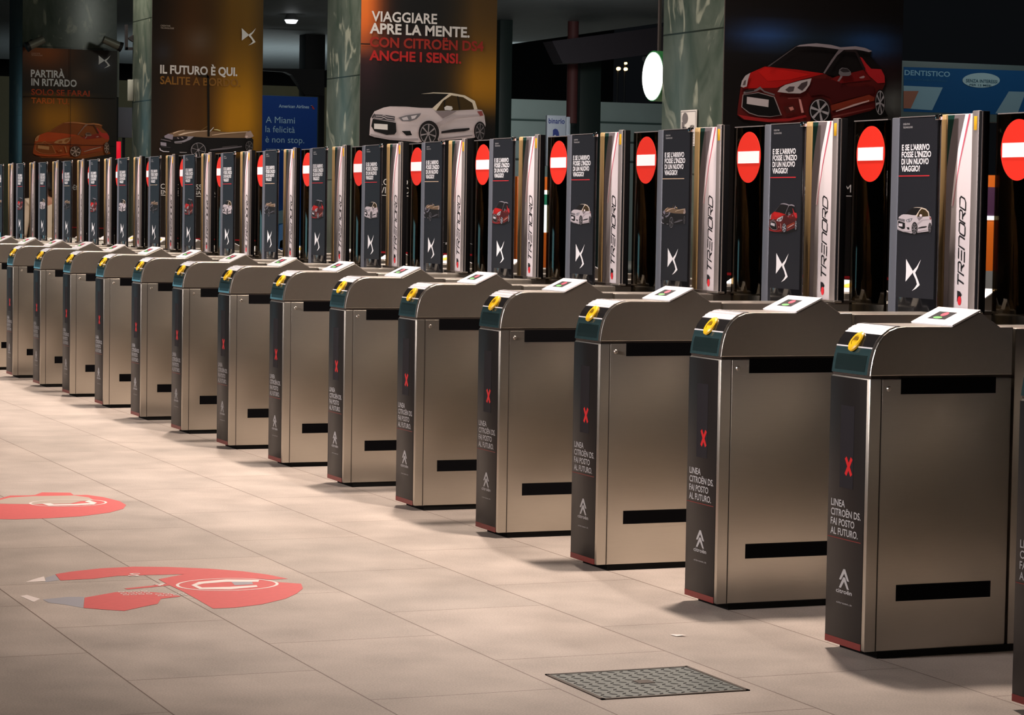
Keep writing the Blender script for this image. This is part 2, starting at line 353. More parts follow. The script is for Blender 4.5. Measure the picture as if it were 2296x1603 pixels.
# ------------------------------------------------------------------ floor
def floormat():
    m, nt, b = newmat('granite_tiles')
    g = nt.nodes.new('ShaderNodeNewGeometry')
    mp = nt.nodes.new('ShaderNodeMapping'); mp.inputs['Location'].default_value = (.33, 1.69, 0)
    br = nt.nodes.new('ShaderNodeTexBrick'); br.inputs['Scale'].default_value = 1; br.offset = .5
    br.inputs['Brick Width'].default_value = .985; br.inputs['Row Height'].default_value = .58
    br.inputs['Mortar Size'].default_value = .0028; br.inputs['Mortar Smooth'].default_value = .2
    br.inputs['Color1'].default_value = (.415, .36, .32, 1); br.inputs['Color2'].default_value = (.37, .325, .29, 1)
    br.inputs['Mortar'].default_value = (.16, .12, .10, 1)
    nt.links.new(g.outputs['Position'], mp.inputs[0]); nt.links.new(mp.outputs[0], br.inputs['Vector'])
    no = nt.nodes.new('ShaderNodeTexNoise'); no.inputs['Scale'].default_value = 160; no.inputs['Detail'].default_value = 3
    nt.links.new(g.outputs['Position'], no.inputs['Vector'])
    n2 = nt.nodes.new('ShaderNodeTexNoise'); n2.inputs['Scale'].default_value = 3.0; n2.inputs['Detail'].default_value = 5
    nt.links.new(g.outputs['Position'], n2.inputs['Vector'])
    ad = nt.nodes.new('ShaderNodeMath'); ad.operation = 'ADD'
    nt.links.new(no.outputs[0], ad.inputs[0]); nt.links.new(n2.outputs[0], ad.inputs[1])
    mr = nt.nodes.new('ShaderNodeMapRange'); mr.inputs[1].default_value = .6; mr.inputs[2].default_value = 1.4; mr.inputs[3].default_value = .66; mr.inputs[4].default_value = 1.34
    nt.links.new(ad.outputs[0], mr.inputs[0])
    mx = nt.nodes.new('ShaderNodeMix'); mx.data_type = 'RGBA'; mx.blend_type = 'MULTIPLY'; mx.inputs[0].default_value = 1
    nt.links.new(br.outputs['Color'], mx.inputs[6]); nt.links.new(mr.outputs[0], mx.inputs[7]); nt.links.new(mx.outputs[2], b.inputs['Base Color'])
    b.inputs['Roughness'].default_value = .48; b.inputs['Specular IOR Level'].default_value = .35
    return m
struct(MB().box(-90, 14, -14, 32, -.1, 0, floormat()).build('floor'))

# ------------------------------------------------------------------ ticket gates
S, W, L = 1.023, .2448, 2.17
XL, XR = -W/2, W/2                     # local x of the left and right faces
HB, HT, TOP = .0225, .8825, 1.042
def lid_profile():
    f = [(0, HT+.007), (.003, .915), (.008, .943), (.0165, .972), (.028, .995), (.045, 1.016), (.066, 1.031), (.092, 1.0405), (.125, TOP+.002)]
    return f+[(.296, 1.0435), (.394, 1.090), (.47, TOP), (.519, TOP), (.519, HT+.007)]
def mirror(p): return [(L-a, b) for a, b in p]
def front_unit(t, rear):
    fy = (lambda y: L-y) if rear else (lambda y: y)
    mp = mirror if rear else (lambda p: p)
    def bx(mb, x0, x1, y0, y1, z0, z1, m, bev=0):
        a, b_ = sorted((fy(y0), fy(y1))); return mb.box(x0, x1, a, b_, z0, z1, m, bev)
    mb = MB(); bx(mb, XL, XR, 0, .519, HB, HT, STEEL, .006); mb.build('cabinet', t)
    mb = MB(); bx(mb, XL+.002, XR-.002, .004, .517, HT, HT+.007, SEAM); mb.build('seam', t)
    for sx in (1, -1):
        xf = XR if sx > 0 else XL
        def fb(y0, y1, z0, z1, d, m, bev=0, q=0.0):
            mb = MB(); a, b_ = sorted((xf+sx*q, xf+sx*(q+d))); return bx(mb, a, b_, y0, y1, z0, z1, m, bev)
        fb(.0395, .0425, HB+.002, HT, .0008, SEAM).build('panel_gap', t)
        d = fb(.0435, .5125, HB+.004, HT-.004, .0022, STEEL, .001).build('side_panel', t)
        for z0, z1 in ((.8324, HT+.001), (.1801, .2316)):
            fb(.1094, .4564, z0, z1, .0014, BLACK, 0, .0022).build('black_strip', d)
        lk = MB(); y = fy(.066); lk.cyl((xf+sx*.0022, y, .850), (xf+sx*.007, y, .850), .0085, .006, STEELV, 16).build('lock', d)
    lid = MB().prof(mp(lid_profile()), XL, XR, LIDM, .0035).build('lid', t)
    return lid
def curve_strip(p0, z0, z1, x0, x1, off, th, m, rear=False):
    """thin plate following the lid's front curve between heights z0 and z1"""
    f = lid_profile()[:9]
    def at(z):
        for (a, b), (c, d) in zip(f, f[1:]):
            if b <= z <= d: return a+(c-a)*(z-b)/(d-b) if d > b else a
        return f[-1][0]
    zs = sorted(set([z0, z1]+[z for _, z in f if z0 < z < z1])); pts = [(at(z), z) for z in zs]
    out = []
    for i, p in enumerate(pts):
        a = pts[max(0, i-1)]; b = pts[min(len(pts)-1, i+1)]; d = Vector((b[0]-a[0], b[1]-a[1])).normalized(); n = Vector((-d.y, d.x))
        out.append((Vector(p)+n*off, Vector(p)+n*(off+th)))
    poly = [tuple(o[1]) for o in out]+[tuple(o[0]) for o in out[::-1]]
    if rear: poly = mirror(poly)
    return MB().prof(poly, x0, x1, m)
def make_gate():
    t = thing('ticket_gate', 'x', 'ticket gate')
    MB().box(XL+.006, XR-.004, .05, L-.05, 0, HB+.002, PLINTH).build('plinth', t)
    lid = front_unit(t, False)
    # front insert on the curve
    ins = curve_strip(0, .8905, .972, XL+.004, XR-.016, .0004, .0015, TEAL).build('display_insert', lid)
    curve_strip(0, .900, .950, XL+.022, XR-.034, .0019, .0008, TEALD).build('display_label', lid)
    curve_strip(0, .972, .976, XL+.004, XR-.016, .0004, .003, RIDGE).build('insert_rim', lid)
    curve_strip(0, .976, 1.016, XL+.004, XR-.016, .0004, .0015, GLOSSD).build('slot_plate', lid)
    curve_strip(0, .8905, 1.040, XR-.0155, XR-.010, .0004, .0035, STEELV).build('edge_trim', lid)
    curve_strip(0, 1.0165, 1.0428, XL+.005, XR-.0165, .0003, .0012, READW).build('glare_plate', lid)  # white plate stands in for glare on the upper lid curve
    for z0, z1 in ((1.016, 1.0185), (1.0235, 1.0275), (1.0315, 1.0355), (1.0375, 1.0425)):
        curve_strip(0, z0, z1, XL+.006, XR-.016, .0004, .003, RIDGE).build('glare_rib', lid)  # near-white ribs imitate bright reflections on the plate's steps
    # yellow ticket slot: tilted oval bezel with a hole
    c = Vector((-.0065, .0245, .990)); n = Vector((0, -.80, .60)).normalized(); e1 = Vector((1, 0, 0)); e2 = n.cross(e1).normalized()*-1
    if e2.z < 0: e2 = -e2
    mb = MB(); N = 32; rings = [(.030, .037, 0), (.030, .037, .006), (.026, .032, .010), (.0165, .018, .010)]; vs = []
    for rx, ry, h in rings:
        for i in range(N):
            a = 2*math.pi*i/N; vs.append(c+e1*rx*math.cos(a)+e2*ry*math.sin(a)+n*h)
    fs = [(k*N+i, k*N+(i+1) % N, (k+1)*N+(i+1) % N, (k+1)*N+i) for k in range(3) for i in range(N)]
    mb.add(vs, fs, YELLOW, True); sl = mb.build('ticket_slot', lid)
    mb = MB(); vs = [c+e1*a*.0165+e2*b*.018+n*.0085 for a, b in [(math.cos(2*math.pi*i/N), math.sin(2*math.pi*i/N)) for i in range(N)]]
    vs2 = [c+e1*a+e2*b+n*.0105 for a, b in ((-.014, .000), (.014, .000), (.013, .013), (-.013, .013))]
    mb.add(vs, [tuple(range(N))], YELLOW); mb.add(vs2, [(0, 1, 2, 3)], OLIVE); mb.build('slot_opening', lid)
    # reader plate on the wedge
    s = Vector((0, .098, .0465)).normalized(); nn = Vector((0, -s.z, s.y)); o = Vector((0, .293, 1.0435))
    def onw(x, d, h): return Vector((x, 0, 0))+o+s*d+nn*h
    def slab(x0, x1, d0, d1, h0, h1, m):
        b = MB(); vs = [onw(x, d, h) for x in (x0, x1) for d in (d0, d1) for h in (h0, h1)]
        return b.add(vs, [(0, 1, 3, 2), (4, 6, 7, 5), (0, 4, 5, 1), (2, 3, 7, 6), (0, 2, 6, 4), (1, 5, 7, 3)], m)
    rp = slab(XL-.001, XR+.004, -.001, .112, .0008, .006, READW).build('reader_plate', t)
    slab(XL+.052, XR-.088, .030, .081, .006, .0066, SCRD).build('reader_screen', rp)
    b = MB(); cx = XL+.105
    b.add([onw(cx+.018*math.cos(a)+.004, .064+.013*math.sin(a), .0070) for a in [2*math.pi*i/16 for i in range(16)]], [tuple(range(16))], SCRR)
    b.build('red_symbol', rp)
    b = MB(); b.add([onw(cx-.004+.026*math.cos(a), .040+.007*math.sin(a), .0070) for a in [2*math.pi*i/16 for i in range(16)]], [tuple(range(16))], SCRG)
    b.build('green_symbol', rp)
    # black front panel with its lettering
    fp = MB().box(XL+.0005, XR-.018, -.0022, .002, HB+.022, HT-.006, PANELB, .001).build('front_panel', t)
    MB().box(XL+.0005, XR-.018, -.0024, .002, HB+.001, HB+.022, REDST).build('red_band', t)
    def fpl(x): return x-W/2+W            # from "right face = 0" to local x
    q = lambda x: x+W/2
    MB().box(q(-.172), q(-.088), -.0028, -.002, .526, .788, SCRD).build('lane_display', fp)
    b = MB()
    for a in (.95, -.95):
        pts = rot2([(-.0, -.033), (0, .033)], (0, 0), a*.62); d = Vector(pts[1])-Vector(pts[0]); nrm = Vector((-d.y, d.x)).normalized()*.0068
        vs = [Vector(pts[0])-nrm, Vector(pts[0])+nrm, Vector(pts[1])+nrm, Vector(pts[1])-nrm]
        b.add([(q(-.116)+v.x, -.0036 if a > 0 else -.0034, .596+v.y) for v in vs], [(0, 1, 2, 3)], LEDR)
    b.build('red_cross', fp)
    b = MB()
    for i, (tx, wd) in enumerate((('LINEA', .088), ('CITROËN DS.', .188), ('FAI POSTO', .150), ('AL FUTURO.', .172))):
        v, f = text2d(tx, q(-.222), .464-.0303*i, .0215, wd, .016)
        MB().add([(p[0], -.0030, p[1]) for p in v], f, GREYP).build('slogan_line', fp)
    v, f = text2d('citroën', q(-.178), .190, .013, .100, .02); MB().add([(p[0], -.0030, p[1]) for p in v], f, GREYP).build('wordmark', fp)
    v, f = text2d('citroen.it', q(-.174), .156, .006, .098, .0); MB().add([(p[0], -.0030, p[1]) for p in v], f, GREYP).build('small_print', fp)
    b = MB(); b.box(q(-.240), q(-.030), -.0030, -.0022, .3615, .364, REDST); b.build('divider_line', fp)
    b = MB()
    for dz in (0, -.026):
        z = .268+dz; cx = q(-.128)
        b.add([(cx-.032, -.0030, z-.036), (cx, -.0030, z), (cx+.032, -.0030, z-.036), (cx+.032, -.0030, z-.025+.001), (cx, -.0030, z+.0), (cx, -.0030, z)], [(0, 1, 2)], GREYP) if False else None
        vs = [(cx-.032, z-.036), (cx-.019, z-.036), (cx, z-.014), (cx+.019, z-.036), (cx+.032, z-.036), (cx+.006, z), (cx-.006, z)]
        b.add([(p[0], -.0030, p[1]) for p in vs], [(0, 1, 2, 6), (2, 5, 6), (2, 3, 4, 5)], GREYP)
    b.build('double_chevron_emblem', fp)
    # middle housing
    MB().box(XL, XR, .527, L-.527, HB, TOP-.004, LIDM, .005).build('middle_housing', t)
    # rear unit
    rl = front_unit(t, True)
    curve_strip(0, .900, 1.02, XL+.004, XR-.016, .0004, .0015, GLOSSD, True).build('exit_insert', rl)
    def onr(x, d, h): v = onw(x, d, h); return Vector((v.x, L-v.y, v.z))
    b = MB(); vs = [onr(x, d, h) for x in (XL-.001, XR+.004) for d in (-.001, .112) for h in (.0008, .006)]
    b.add(vs, [(0, 2, 3, 1), (4, 5, 7, 6), (0, 1, 5, 4), (2, 6, 7, 3), (0, 4, 6, 2), (1, 3, 7, 5)], READW); b.build('exit_reader_plate', t)
    # inner slope of the rear unit carries a pale plate with a yellow disc
    s2 = Vector((0, .076, .048)).normalized(); n2 = Vector((0, -s2.z, s2.y)); o2 = Vector((0, L-.47, TOP))
    b = MB(); vs = [Vector((x, 0, 0))+o2+s2*d+n2*h for x in (XL, XR+.002) for d in (.002, .088) for h in (.0005, .005)]
    b.add(vs, [(0, 1, 3, 2), (4, 6, 7, 5), (0, 4, 5, 1), (2, 3, 7, 6), (0, 2, 6, 4), (1, 5, 7, 3)], READW); ip = b.build('sloped_plate', t)
    b = MB(); vs = [Vector((.01+.052*math.cos(a), 0, 0))+o2+s2*(.05+.017*math.sin(a))+n2*.007 for a in [2*math.pi*i/24 for i in range(24)]]
    b.add(vs, [tuple(range(24))], YELLOW); b.build('yellow_disc', ip)
    # ---- sign post on the housing
    def X(x): return x+W/2
    YP, Z0, Z1 = 1.03, 1.038, 1.766
    MB().box(X(-.268), X(.03), YP-.02, YP+.09, Z0-.001, Z0+.012, SEAM).build('post_base', t)
    MB().box(X(-.06), X(.045), YP-.035, YP+.0, Z0+.004, Z0+.012, STEELV, .002).build('foot_plate', t)
    MB().box(X(-.275), X(-.229), YP-.004, YP+.04, Z0, Z1+.001, TAN, .006).build('hinge_column', t)
    MB().box(X(-.228), X(-.214), YP+.012, YP+.07, Z0, Z1-.004, SEAM).build('hinge_gap', t)
    sp = MB().box(X(-.223), X(-.028), YP, YP+.02, Z0+.008, Z1, SIGNP, .002).build('sign_panel', t)
    b = MB()
    lft = [(Z1, -.223), (1.05, -.222)]
    zz = [Z1, 1.70, 1.64, 1.59, 1.537, 1.48, 1.429, 1.36, 1.286, 1.18, 1.05]
    def ip_(tab, z):
        tab = sorted(tab)
        for (a, b1), (c1, d1) in zip(tab, tab[1:]):
            if a <= z <= c1: return b1+(d1-b1)*(z-a)/(c1-a)
        return tab[0][1] if z < tab[0][0] else tab[-1][1]
    g_ = [(Z1, -.175), (1.673, -.200), (1.559, -.2225), (1.04, -.2225)]
    w_ = [(Z1, -.103), (1.643, -.147), (1.537, -.169), (1.429, -.184), (1.286, -.190), (1.04, -.192)]
    r_ = [(Z1, -.080), (1.678, -.109), (1.594, -.137), (1.50, -.160), (1.42, -.178), (1.04, -.186)]
    def ribbon(fa, fb, z0, z1, m, h, mbb):
        zs = [z0+(z1-z0)*i/24 for i in range(25)]
        vs = [(X(fa(z)), YP-h, z) for z in zs]+[(X(fb(z)), YP-h, z) for z in zs]
        mbb.add(vs, [(i, 25+i, 26+i, i+1) for i in range(24)], m)
    ribbon(lambda z: -.2225, lambda z: ip_(g_, z), 1.56, Z1-.002, GREENP, .0008, b)
    ribbon(lambda z: ip_(g_, z), lambda z: ip_(w_, z), 1.05, Z1-.002, BANDG, .0007, b)
    ribbon(lambda z: ip_(w_, z), lambda z: ip_(r_, z), 1.43, Z1-.002, PINKW, .0009, b)
    ribbon(lambda z: ip_(r_, z), lambda z: ip_(r_, z)+.0035+max(0, (z-1.5))*.03, 1.43, Z1-.002, PINKR, .0010, b)
    b.build('swoosh_graphic', sp)
    b = MB()   # wordmark reading upward
    def stroke(pts, th, closed=False):
        pts = [Vector(p) for p in pts]; n = len(pts); Lp = []; Rp = []
        for i in range(n):
            a = pts[i-1] if (i or closed) else pts[i]; c2 = pts[(i+1) % n] if (i < n-1 or closed) else pts[i]
            d = (c2-a).normalized(); nn_ = Vector((-d.y, d.x))*th/2; Lp.append(pts[i]+nn_); Rp.append(pts[i]-nn_)
        fs = [(i, (i+1) % n, n+(i+1) % n, n+i) for i in range(n if closed else n-1)]
        return Lp+Rp, fs
    G = {'T': [[(0, 1), (1, 1)], [(.45, 1), (.45, 0)]], 'R': [[(0, 0), (0, 1), (.8, 1), (.95, .85), (.95, .6), (.8, .48), (.2, .48)], [(.5, .48), (.98, 0)]],
         'E': [[(0, 1), (1, 1)], [(0, .5), (.95, .5)], [(0, 0), (1, 0)]], 'n': [[(0, 0), (0, 1), (.75, 1), (.95, .85), (.95, 0)]],
         'O': [[(.15, 0), (0, .15), (0, .85), (.15, 1), (.85, 1), (1, .85), (1, .15), (.85, 0), (.15, 0)]],
         'D': [[(0, 0), (0, 1), (.75, 1), (1, .8), (1, .2), (.75, 0), (0, 0)]]}
    z = 1.128; lh = .064; lw = .040
    for i, ch in enumerate('TREnORD'):
        for st in G[ch]:
            vs, fs = stroke(st, .17)
            out = []
            for v in vs:
                a = v.x*lw+v.y*lh*.22; h = v.y*lh
                out.append((X(-.084)-h*.62-.002, YP-.0014, z+a))
            b.add(out, fs, LETT)
        z += .0475
    b.build('wordmark', sp)
    b = MB(); b.add([(X(-.128), YP-.0014, 1.078), (X(-.128), YP-.0014, 1.120), (X(-.110), YP-.0014, 1.117), (X(-.096), YP-.0014, 1.104)], [(0, 1, 2, 3)], LETT)
    b.add([(X(-.121+.0)+.012*math.cos(a)+.010, YP-.0018, 1.083+.017*math.sin(a)) for a in [2*math.pi*i/14 for i in range(14)]], [tuple(range(14))], REDP); b.build('arrow_mark', sp)
    gs = MB().box(X(-.030), X(.014), YP-.018, YP-.004, Z0+.006, Z1+.008, GREYM, .003).build('edge_profile', t)
    MB().box(X(-.016), X(.004), YP-.0195, YP-.0175, Z1-.062, Z1-.012, YSTK, .0006).build('yellow_sticker', gs)
    MB().box(X(.014), X(.034), YP-.016, YP+.016, Z0+.004, Z1+.006, BLACK, .002).build('glass_fin', t)
    MB().box(X(.0335), X(.0355), YP-.0162, YP-.012, Z0+.004, Z1+.006, GREYM).build('fin_edge', t)
    # ---- smoked glass flap on the right with the no-entry disc
    YG = YP
    fl = MB().box(X(.100), X(.372), YG, YG+.012, .20, 1.759, GLASS, .003).build('smoked_flap', t)
    MB().box(X(.110), X(.369), YG-.001, YG+.013, 1.7575, 1.7615, GREYM).build('top_edge', fl)
    b = MB(); cx, cz, R_ = X(.2445), 1.629, .1085
    vs = [(cx+R_*math.cos(a), YG-.0015, cz+R_*math.sin(a)) for a in [2*math.pi*i/48 for i in range(48)]]
    vb = [(v[0], YG+.0, v[2]) for v in vs]
    b.add(vs, [tuple(range(48))], SIGNR); b.add(vs+vb, [(i, (i+1) % 48, 48+(i+1) % 48, 48+i) for i in range(48)], SIGNR); b.build('no_entry_disc', fl)
    MB().box(cx-.097, cx+.097, YG-.0028, YG-.0012, cz-.0255, cz+.0255, SIGNW).build('white_bar', fl)
    for z_ in (.30, .86):
        MB().box(X(-.02), X(.125), YG-.006, YG+.018, z_, z_+.05, CLIPM, .003).build('flap_arm', t)
    # ---- flap on the left with the printed black film, hung in front of the post line
    YD = YP-.10; X0_ = X
    def X(x): return x+.172+W/2
    fl = MB().box(X(-.595), X(-.319), YD+.016, YD+.028, .20, 1.757, GLASSB, .003).build('film_flap', t)
    MB().box(X(-.648), X(-.593), YD+.012, YD+.030, .20, 1.758, EDGEB, .004).build('edge_strip', fl)
    MB().box(X(-.593), X(-.326), YD+.0145, YD+.0165, 1.086, 1.753, FILM).build('black_film', fl)
    MB().box(X(-.600), X(-.335), YD+.0150, YD+.029, 1.7565, 1.7600, GREYM).build('top_edge', fl)
    MB().box(X(-.345), X(-.318), YD+.0130, YD+.030, 1.742, 1.763, CLIPM, .003).build('corner_clip', fl)
    for z_ in (.30, .86):
        MB().box(X(-.36), X0_(-.225), YD+.026, YD+.115, z_, z_+.05, CLIPM, .003).build('flap_arm', t)
    YF = YD+.0142
    b = MB()
    for i, (tx, wd) in enumerate((("E SE L'ARRIVO", .196), ("FOSSE L'INIZIO", .208), ('DI UN NUOVO', .192), ('VIAGGIO?', .132))):
        v, f = text2d(tx, X(-.575), 1.635-.0262*i, .0205, wd, .03)
        MB().add([(p[0], YF, p[1]) for p in v], f, WHITE).build('slogan_line', fl)
    for i, (tx, wd) in enumerate((('CRÉATIVE', .048), ('TECHNOLOGIE', .068))):
        v, f = text2d(tx, X(-.570), 1.729-.012*i, .0065, wd, .01); MB().add([(p[0], YF, p[1]) for p in v], f, GREYP).build('small_print', fl)
    b = MB()
    for p in dslogo(): b.add([(X(-.525)+.105*u, YF, 1.112+.118*v) for u, v in p], [tuple(range(len(p)))], WHITE)
    b.build('winged_emblem', fl)
    b = MB().box(X(-.593), X(-.374), YF-.0002, YF+.0008, 1.5375, 1.541, REDP); b.build('underline', fl)
    return t
GLASSB = mat('black_glass', (.006, .006, .007), .08, 0, .5, coat=.3)
gate0 = make_gate()
carmesh = []
for fn in CARS:
    b = MB(); hh = {0: .105, 1: .125, 2: .105}[CARS.index(fn)]
    putcar(b, fn(), -.472+.172+W/2, 1.372, .245, hh, lambda u, v, n: (u, .9440-n, v), 1.0, .00002)
    carmesh.append(b.build('printed_car'))
cardata = [o.data for o in carmesh]
undl = [REDP, REDP, BEIGEP]
ORD = ['nearest', 'second', 'third', 'fourth', 'fifth', 'sixth', 'seventh', 'eighth', 'ninth', 'tenth', 'eleventh', 'twelfth', 'thirteenth', 'fourteenth', 'fifteenth', 'sixteenth', 'seventeenth', 'eighteenth', 'nineteenth']
CN = ['white hatchback', 'red hatchback', 'grey convertible']
def copy_tree(o, parent=None):
    c = o.copy(); COL.objects.link(c)
    if parent: c.parent = parent
    for ch in list(o.children): copy_tree(ch, c)
    return c
def find(o, nm):
    return [c for c in o.children if c.name.split('.')[0] == nm]
flap0 = find(gate0, 'film_flap')[0]
pc = carmesh[0]; pc.parent = flap0
underB = find(flap0, 'underline')[0].data.copy(); underB.materials[0] = BEIGEP
NG = 19
gates = [gate0]
for k in range(1, NG): gates.append(copy_tree(gate0))
for k, g in enumerate(gates):
    g.location = (-k*S-W/2, 0, 0)
    v = (k-1) % 3
    f = find(g, 'film_flap')[0]
    find(f, 'printed_car')[0].data = cardata[v]
    if v == 2: find(f, 'underline')[0].data = underB
    if k == 0: lb = 'brushed steel ticket gate nearest the camera, standing beside the metal floor hatch'
    elif k < 14: lb = f'brushed steel ticket gate, {ORD[k]} from the camera, {CN[v]} printed on its black flap'
    else: lb = f'distant ticket gate, {ORD[k]} from the camera, only its post and flaps near the left edge'
    g['label'] = lb; g['category'] = 'ticket gate'; g['group'] = 'ticket gates in the long row'
for o in carmesh[1:]: bpy.data.objects.remove(o)
gn = copy_tree(gate0); gn.location = (S-W/2+.055, 0, 0)
gn['label'] = 'ticket gate cut off by the right edge, in front of the nearest full one'; gn['category'] = 'ticket gate'; gn['group'] = 'ticket gates in the long row'

# ------------------------------------------------------------------ floor items
def plane_z(px, py, z=0):
    d = fwd*FPX+rgt*(px-1148)+upv*(801.5-py); return CAM+d*((z-CAM.z)/d.z)
# metal hatch
x0, x1, y0, y1 = -.052, .362, -1.062, -.588
t = thing('floor_hatch', 'square checker-plate metal hatch set in the floor before the nearest gate', 'hatch', ((x0+x1)/2, (y0+y1)/2, 0))
HM = mat('hatch_plate', lin((108, 114, 112)), .45, .6, bump=.1, bscale=50, var=.2)
HF = mat('hatch_frame', lin((70, 62, 56)), .5, .5)
HD = mat('hatch_tread', lin((60, 62, 62)), .5, .4)
hw, hd = (x1-x0)/2, (y1-y0)/2
b = MB(); b.box(-hw, hw, -hd, -hd+.012, 0, .003, HF); b.box(-hw, hw, hd-.012, hd, 0, .003, HF); b.box(-hw, -hw+.012, -hd, hd, 0, .003, HF); b.box(hw-.012, hw, -hd, hd, 0, .003, HF); b.build('frame', t)
MB().box(-hw+.012, hw-.012, -hd+.012, hd-.012, 0, .0018, HM).build('plate', t)
b = MB(); n = 12
for i in range(n):
    for j in range(int(n*hd/hw)):
        cx = -hw+.03+(2*hw-.06)*i/(n-1); cy = -hd+.03+(2*hd-.06)*j/(int(n*hd/hw)-1); a = .785 if (i+j) % 2 else -.785
        p = rot2([(cx-.0145, cy), (cx, cy-.0055), (cx+.0145, cy), (cx, cy+.0055)], (cx, cy), a)
        b.add([(q_[0], q_[1], .0018) for q_ in p]+[(cx+(q_[0]-cx)*.7, cy+(q_[1]-cy)*.7, .0034) for q_ in p], [(4, 5, 6, 7)]+[(m_, (m_+1) % 4, 4+(m_+1) % 4, 4+m_) for m_ in range(4)], HD)
b.build('raised_treads', t)
MB().box(-.03, .02, -.03, .02, .0018, .0036, HF).build('lifting_lug', t)
# worn floor stickers
STK = mat('sticker_red', lin((198, 84, 84)), .55, var=.12, bscale=40)
STG = mat('sticker_grey', lin((150, 150, 158)), .55, var=.05)
STW = mat('sticker_white', lin((222, 212, 208)), .55)
def px_poly(b, pts, m, z): b.add([tuple(plane_z(x, y, 0)+Vector((0, 0, z))) for x, y in pts], [tuple(range(len(pts)))], m)
def zoompts(pts): return [(x/2.659, 1000+y/2.659) for x, y in pts]
def ring(b, c, rx, ry, th, m, z, a0=0, a1=2*math.pi, n=48):
    vs = []
    for i in range(n+1):
        a = a0+(a1-a0)*i/n
        for k_ in (1, 1-th): vs.append((c[0]+rx*k_*math.cos(a), c[1]+ry*k_*math.sin(a), z))
    b.add(vs, [(2*i, 2*i+1, 2*i+3, 2*i+2) for i in range(n)], m)
b = MB()
zp = zoompts
px_poly(b, zp([(330, 765), (420, 750), (600, 730), (800, 720), (1000, 722), (1250, 732), (1450, 748), (1600, 768), (1715, 792), (1600, 798), (1540, 790), (1300, 765), (1100, 765), (880, 770), (700, 775), (560, 792), (360, 802)]), STK, .0008)
px_poly(b, zp([(945, 795), (1100, 765), (1300, 762), (1520, 788), (1650, 812), (1795, 822), (1806, 850), (1770, 880), (1700, 912), (1560, 945), (1400, 965), (1270, 970), (1180, 918), (1090, 868), (1000, 826)]), STK, .0010)
px_poly(b, zp([(505, 905), (600, 888), (690, 872), (870, 870), (1010, 880), (1080, 898), (960, 912), (940, 942), (850, 960), (780, 975), (740, 984), (600, 975), (498, 966)]), STK, .0010)
px_poly(b, zp([(740, 850), (860, 838), (1000, 822), (1010, 832), (870, 846), (760, 856)]), STK, .0009)
st2 = b.build('floor_sticker'); tag(st2, 'torn red round floor sticker nearer the camera, its middle worn away', 'sticker', 'red floor stickers')
b = MB()
px_poly(b, zp([(255, 915), (400, 900), (500, 900), (498, 966), (380, 945), (290, 935)]), STG, .0006)
b.build('worn_residue', st2)
b = MB(); px_poly(b, zp([(272, 785), (330, 768), (355, 800), (270, 812)]), STG, .0006); b.build('worn_residue', st2)
b = MB()
ring(b, tuple(plane_z(510, 1311))[:2], .155, .19, .06, STW, .0016)
px_poly(b, zp([(1185, 812), (1350, 797), (1545, 800), (1540, 812), (1350, 812), (1215, 822), (1172, 832)]), STW, .0016)
px_poly(b, zp([(1140, 832), (1185, 812), (1172, 832), (1205, 846), (1370, 842), (1530, 832), (1536, 842), (1370, 857), (1190, 856)]), STW, .0018)
px_poly(b, zp([(1380, 812), (1500, 808), (1510, 826), (1400, 832)]), STG, .0015)
for tx, px_, py_, rz_, sz in (('S', 286, 1292, 1.2, .07), ('4', 338, 1313, 1.0, .06)):
    c0 = plane_z(px_, py_); v, f = text2d(tx, 0, 0, sz, None, .01)
    v = rot2(v, (0, 0), rz_); b.add([(c0.x+p[0], c0.y+p[1], .0016) for p in v], f, STW)
for r_, (px_, py_, nn_) in enumerate(((272, 1328, 3), (355, 1333, 2))):
    for q_ in range(nn_):
        c0 = plane_z(px_, py_); c0 += Vector((.035*q_, .0, 0))
        for w_ in range(4): ring(b, (c0.x, c0.y+.028*w_), .012, .012, .35, STW, .0016, n=12)
b.build('white_markings', st2)
b = MB(); px_poly(b, zp([(150, 812), (200, 795), (262, 778), (272, 806)]), STW, .0007); px_poly(b, zp([(120, 895), (160, 888), (240, 912), (200, 930)]), STW, .0007); b.build('white_scraps', st2)
b = MB()
px_poly(b, zp([(-30, 322), (60, 296), (170, 295), (210, 292), (250, 277), (420, 279), (440, 293), (520, 292), (620, 306), (715, 330), (752, 352), (735, 375), (650, 398), (480, 420), (280, 432), (90, 438), (-40, 436)]), STK, .0008)
st1 = b.build('floor_sticker'); tag(st1, 'round red floor sticker farther off at the left edge, less torn', 'sticker', 'red floor stickers')
b = MB(); px_poly(b, zp([(-30, 330), (60, 308), (200, 300), (440, 296), (530, 308), (560, 325), (480, 330), (420, 345), (200, 348), (-30, 345)]), mat('floor_show_through', lin((176, 162, 150)), .5), .0012); b.build('worn_patch', st1)
b = MB(); ring(b, tuple(plane_z(153, 1128))[:2], .145, .18, .06, STW, .0016)
px_poly(b, zp([(250, 345), (290, 358), (440, 356), (560, 350), (578, 340), (530, 325), (505, 334), (540, 341), (440, 348), (320, 350), (300, 343)]), STW, .0018)
b.build('white_markings', st1)
b = MB(); c = plane_z(1521, 1426); b.add([(c.x-.02, c.y-.02, .001), (c.x+.01, c.y-.012, .001), (c.x+.02, c.y+.02, .0012), (c.x-.012, c.y+.012, .001)], [(0, 1, 2, 3)], STW)
b.add([(c.x-.02, c.y-.02, .004), (c.x+.01, c.y-.012, .002), (c.x+.02, c.y+.02, .006), (c.x-.012, c.y+.012, .003)], [(0, 1, 2, 3)], STW)
tag(b.build('paper_scrap'), 'tiny white paper scrap on the floor before the second gate', 'paper')

